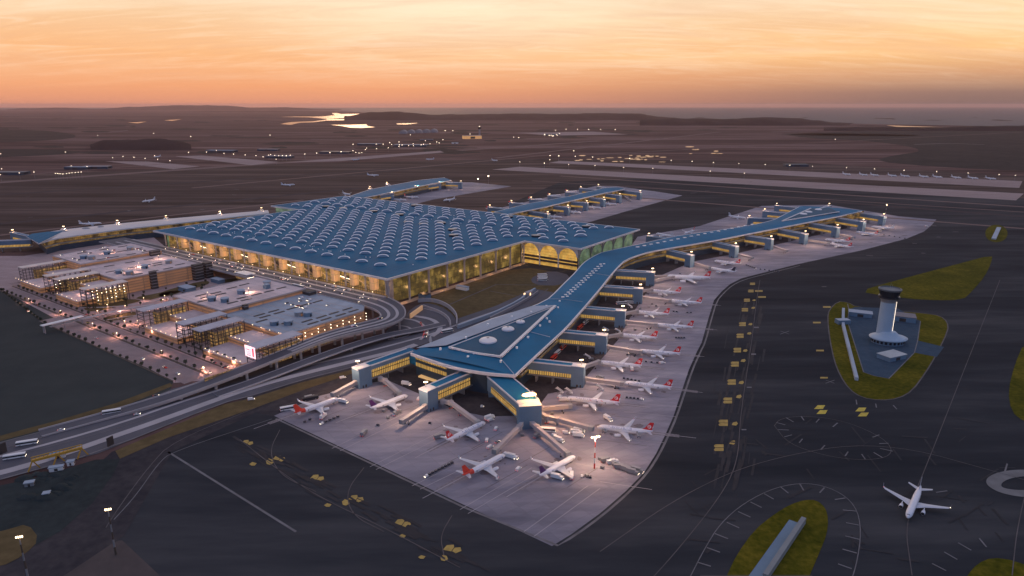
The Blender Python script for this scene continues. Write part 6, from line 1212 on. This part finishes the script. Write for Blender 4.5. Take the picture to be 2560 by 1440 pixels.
# floodlights standing on gate wing ends
names = {'lower': 'near side of the long concourse', 'upper': 'far side of the long concourse', 'near': 'splayed head of the long concourse', 'second': 'second concourse behind the terminal', 'third': 'farthest concourse', 'left': 'pale-roofed left concourse'}
cnt = {}
for (p, d), grp in WING_LAMPS:
    i = cnt.get(grp, 0); cnt[grp] = i+1; near_ = grp in ('lower', 'near')
    z0 = 19.2 if grp != 'left' else 19.2; q = (p.x, p.y, z0) if hasattr(p, 'x') else (p[0], p[1], z0)
    lamp('floodlight', 'floodlight on the %s gate wing end, %s' % (nth(i), names[grp]), q, 5 if near_ else 4.5, .42 if near_ else .38, M['lamp'], 'floodlights on gate wings', power=(30000 if grp == 'near' else 24000) if near_ else 12000, arms=2.6, col=(1, .60, .38), out=(d.x*15, d.y*15))
    if near_: plight('lamp_or_fill_light', (0, 0, -6), 5000, (1, .52, .36), bpy.data.objects[S.collection.objects[-1].parent.name] if False else None, 1.0) if False else None
def apl(x, y, z, pw, col=(1, .50, .40), nm=None): pass
q = P(1323, 1000, 19); fl = lamp('floodlight', 'very bright floodlight bank on the roof of the front gate block', (q[0], q[1], 19.3), 4.5, 3.2, mat('bright_bank_glow', (.9, .8, .6), .5, emit=(1, .52, .15), es=7), 'floodlights on gate wings', power=46000, arms=5, col=(1, .48, .20), out=(17, -2)); plight('lamp_or_fill_light', (0, 0, 6), 5000, (1, .42, .10), fl, 1.0)  # oversized glowing heads stand for glare; second light added to gild the roof
for x, y, lab, pw in [(1486, 1172, 'tall red-and-white floodlight mast on the near right of the apron', 40000), (290, 1387, 'tall red-and-white floodlight mast at the lower left corner', 350), (74, 1462, 'red-and-white floodlight mast at the bottom left edge', 300), (2213, 539, 'tall floodlight mast on the far apron tip', 9000)]:
    b = P(x, y); h = 23.5 if x == 1486 else 28 if x < 400 else 24
    lamp('floodlight_mast', lab, (*b, .3), h, .75 if x == 1486 else .34, M['lamp'], 'floodlight masts', power=pw, arms=5 if x == 1486 else 2.6, col=(1, .58, .34), striped=True)
# departures kerb
for i in range(14):
    for v, w in ((-17, 'terminal'), (-31, 'garage')): lamp('street_lamp', 'street lamp on the departures road, %s from the corner, %s side' % (nth(i), w), (*T(8+i*34, v), ZD), 8, .48, M['lampw'], 'street lamps on the departures road', power=900 if v == -17 else 700, col=(1, .66, .42))
# strings of lamps on terrace edges
sid = 0
for z, v, u0, u1, n, what in [(12.2, -190, 82, 140, 7, 'upper terrace edge between garden canopy and the paired canopies'), (6.2, -217, 82, 140, 7, 'lower terrace edge between garden canopy and the paired canopies'), (10.2, -189, -30, 28, 9, 'upper terrace edge beside the screen canopy'), (5.2, -217, -30, 28, 9, 'lower terrace edge beside the screen canopy'), (14.2, -189.5, 304, 358, 6, 'upper terrace edge of the far garage'), (7.2, -218, 304, 358, 5, 'lower terrace edge of the far garage'), (7.2, -218, 412, 488, 9, 'outermost terrace edge at the far left'), (15.2, -164, -30, 28, 5, 'deck edge above the screen canopy terraces')]:
    for i in range(n):
        u = u0+(u1-u0)*i/(n-1); lamp('terrace_lamp', 'small lamp, %s from right, %s' % (nth(i), what), (*T(u, v), z), 1.4, .38, M['lamp'], 'small lamps on terrace edges', power=420 if i % 2 else 0, col=(1, .56, .32))
# two rows of wall lamps on the near garage side
for k in range(3):
    for i in range(13):
        if (i+k) % 2 == 0 or k == 1:
            g = MB(); q = T(-24.6, -156+i*8.2); g.lathe(q[0], q[1], [(.1, 4+k*3.6), (.42, 4.4+k*3.6), (.1, 4.8+k*3.6)], M['lampw'], 6); solo('wall_lamp', g, 'small wall lamp on the near garage side, %s along in the %s row' % (nth(i), ['lower', 'middle', 'upper'][k]), 'lamp', 'wall lamps on the near garage')
# street lamp strips and lights of the plateau
for i, (u, v) in enumerate([(372, -264), (285, -262), (205, -262), (150, -262), (60, -262), (-30, -262), (-85, -262), (330, -221), (250, -222), (186, -222), (175, -210), (225, -205), (128, -221), (20, -221), (-20, -221), (-60, -221), (268, -200), (245, -190), (262, -160), (235, -150), (225, -170), (250, -140), (200, -130), (290, -190)]):
    lamp('street_lamp', 'low lamp, %s in turn on the plateau streets and garden' % nth(i), (*T(max(u, -8-i), fv(v)), .4), 5, .5, M['lamp'], 'lamps of the plateau', power=4800 if i < 16 else 2000, col=(1, .48, .34))
for i, (u, v, z, pw) in enumerate([(40, -200, 9, 1600), (110, -200, 13, 1600), (330, -200, 15, 1500), (440, -190, 16, 1500), (-42, -140, 8, 900), (370, -110, 24.5, 2600), (470, -105, 30, 2600), (130, -100, 24.5, 1800), (395, -70, 24.5, 2000), (150, -140, 25, 1500), (345, -135, 25, 1800)]):
    lamp('deck_lamp', 'slim lamp post of the garages, %s in turn from the near end' % nth(i), (*T(u, v), z-6 if z > 9 else .3), 7, .4, M['lamp'], 'lamp posts of the garages', power=pw*3.2, col=(1, .55, .38), pole='dark')
# far lamps
zA = lambda x, y: (x/2.977, 240+y/2.977); zB = lambda x, y: (700+x/3.657, 240+y/3.657); zC = lambda x, y: (1300+x/2.032, 240+y/2.032)
fl_ = [zA(*q) for q in [(5, 430), (12, 542), (143, 573), (252, 566), (3, 585), (838, 459), (915, 449), (997, 456), (1080, 464), (1173, 470), (1265, 481), (1403, 419), (1537, 417), (1610, 404), (1667, 426), (1738, 432), (1825, 438), (1905, 444), (2000, 440), (2015, 436), (2045, 441), (2074, 443), (2101, 444), (2130, 446), (2160, 440), (2268, 432), (2356, 424), (2455, 420), (2540, 414), (2055, 470), (1958, 452), (1150, 445), (412, 575), (430, 577), (446, 579), (468, 580), (495, 577), (515, 574), (536, 571), (560, 570), (582, 567), (604, 566), (727, 293), (1143, 278), (1420, 301), (2010, 291), (487, 417), (530, 520), (648, 524)]]
fl_ += [zB(*q) for q in [(22, 546), (57, 546), (93, 541), (227, 530), (335, 522), (457, 518), (557, 510), (667, 500), (668, 441), (692, 516), (722, 520), (747, 519), (780, 490), (793, 476), (883, 482), (880, 440), (943, 440), (1003, 427), (1021, 443), (1088, 420), (1088, 463), (990, 474), (1092, 447), (1117, 448), (1176, 453), (1217, 437), (1220, 454), (1290, 446), (1312, 441), (1330, 408), (1371, 437), (1433, 420), (1455, 429), (1490, 400), (1192, 355), (1510, 317), (1580, 317), (1737, 347), (2137, 376), (2182, 380), (2420, 355), (2460, 360), (2480, 358), (2500, 363), (2530, 352), (2193, 603), (2470, 545), (2550, 547), (2417, 612), (2467, 582)]]
fl_ += [zC(*q) for q in [(124, 342), (152, 302), (196, 304), (281, 306), (273, 278), (369, 310), (247, 347), (381, 353), (527, 363), (675, 368), (557, 317), (768, 327), (874, 332), (983, 338), (1112, 343), (1246, 348), (1371, 352), (1486, 357), (1659, 364), (1801, 370), (1951, 377), (2117, 384), (2276, 391), (2434, 399), (2516, 403), (966, 382), (1140, 392), (1602, 220), (234, 169), (292, 169), (349, 170), (410, 171), (484, 171), (180, 174), (125, 195), (150, 200), (165, 204), (190, 200), (200, 190)]]
_g = lambda x: 'far left' if x < 250 else 'left' if x < 640 else 'centre left' if x < 1000 else 'centre' if x < 1400 else 'centre right' if x < 1900 else 'far right'
LN = []; _c = {}
for x, y in fl_:
    k_ = _g(x); _c[k_] = _c.get(k_, 0)+1; LN.append('distant lamp on a pole, %s of those in the %s part of the airfield' % (nth(_c[k_]-1), k_))
for i, (x, y) in enumerate(fl_):
    h = 22 if y > 330 else 30; k = max(1.0, (P(x, y, h)[1])/2300); q = P(x, y, h)
    lamp('apron_lamp', LN[i], (q[0], q[1], 0), h, 1.25*k, M['lampfar'], 'distant lamps of the airfield')
for x, y, lab, e in [(1195, 447, 'left of two bright floodlights beyond the farthest concourse', 1), (1221, 440, 'right of two bright floodlights beyond the farthest concourse', 1)]:
    q = P(x, y, 24); lamp('floodlight_mast', lab, (q[0], q[1], 0), 24, 2.6, M['lampw'], 'bright far floodlights', power=30000)
# far low buildings
bl = [zA(1650, 418)+(150, 'flat-roofed shed with lamps on the left horizon side'), zA(2000, 408)+(110, 'dark flat shed above the long lamp row'), zA(60, 585)+(130, 'long low lit hall at the far left'), zA(720, 540)+(100, 'low grey hall right of the lamp row at far left'), zA(2500, 428)+(150, 'dark shed left of the distant terminal town'), zB(500, 526)+(120, 'dark hall with golden doors in the middle distance'), zB(820, 450)+(140, 'dark block in the lamp-dotted distant cluster'), zB(1340, 408)+(90, 'flat roof at the upper right of the distant cluster'), zB(1200, 462)+(200, 'long dark hall at the centre of the distant cluster'), zB(1600, 436)+(40, 'small bright roof right of the distant cluster'), zC(160, 200)+(120, 'low hall under the tight lamp cluster beyond the far runway'), zC(1400, 358)+(90, 'long low hall behind the remote apron'), (195, 423, 90, 'lit orange shed at the far left'), (700, 395, 120, 'dark shed behind the long lamp row')]
for i, (x, y, l, lab) in enumerate(bl):
    hut('distant_hall', lab, x, y, l, l*.35, 7+l*.02, M['cladd'] if i not in (9,) else M['white'], M['cladd'] if i in (11, 2, 4) else M['conc'] if i % 2 else M['clad'], math.radians(-8+i*3 % 12), cat='hall')
for i in range(34):
    x = rr.uniform(1440, 1660); y = rr.uniform(388, 405); 
    if i > 26: x = rr.uniform(1720, 1800); y = rr.uniform(362, 395)
    struct('pond', MB().face([(a, b, .15) for a, b in ccw(ell(x, y, rr.uniform(4, 12), rr.uniform(.6, 1.6), 10))], M['lake']))
# trees along the streets
tr = thing('street_tree', 'small young street tree', 'tree'); g = MB(); g.lathe(0, 0, [(.14, 0), (.08, 2.6)], M['bark'], 6); g.bar((0, 0, 1.8), (.6, .3, 2.9), .08, .08, M['bark']); g.bar((0, 0, 1.6), (-.5, .4, 2.7), .08, .08, M['bark']); make('trunk', g, tr)
g = MB(); rt = random.Random(2)
for i in range(110):
    v = Vector((rt.gauss(0, 1), rt.gauss(0, 1), rt.gauss(0, 1))).normalized()*(rt.random()**.4); c = Vector((v.x*1.5, v.y*1.5, 3.6+v.z*1.5)); a = Vector((rt.uniform(-1, 1), rt.uniform(-1, 1), rt.uniform(-1, 1))).normalized()*.42; b = a.cross(Vector((rt.uniform(-1, 1), rt.uniform(-1, 1), rt.uniform(-1, 1)))).normalized()*.36
    g.face([c-a, c-b, c+a, c+b], M['leaf'])
make('crown', g, tr)
for k, (v, w) in enumerate(((-270.5, 'edge of the dark field'), (-244.5, 'middle street divider'), (-226.5, 'second street divider'), (-213.5, 'upper street edge'))):
    for i in range(34):
        u = -14+i*14.2+rt.uniform(-1.5, 1.5); vv = v+(max(0, u-261)*.125 if k == 0 else 0)
        if 222 < u < 240: continue
        put(tr, (*T(u, vv), .4), rt.uniform(0, 6), 'small dark street tree, %s from the near end along the %s' % (nth(i), w), 'street trees', scale=rt.uniform(.85, 1.25))
for i in range(40):
    u = rt.uniform(192, 300); v = rt.uniform(-215, -60); put(tr, (*T(u, v), .4), rt.uniform(0, 6), 'small garden tree between the two garages, %s of the scattered ones' % nth(i), 'garden trees', scale=rt.uniform(.8, 1.4))
# ---------------------------------------------------------------- haze
hz = MB(); X, Y0, Y1 = 80000, -3500, 85000; hz.prism([(-X, Y0), (X, Y0), (X, Y1), (-X, Y1)], -3.0, 300, MATS['rim'] if False else M['rim'])
hzo = make('haze', hz); hzo['kind'] = 'stuff'
hm = bpy.data.materials.new('evening_haze'); hm.use_nodes = True; nt = hm.node_tree; nt.nodes.clear(); o_ = nt.nodes.new('ShaderNodeOutputMaterial'); pvn = nt.nodes.new('ShaderNodeVolumePrincipled'); nt.links.new(pvn.outputs[0], o_.inputs['Volume'])
pvn.inputs['Color'].default_value = (1.0, .70, .66, 1); pvn.inputs['Density'].default_value = 1.6e-5; pvn.inputs['Anisotropy'].default_value = .6
hzo.data.materials.clear(); hzo.data.materials.append(hm)
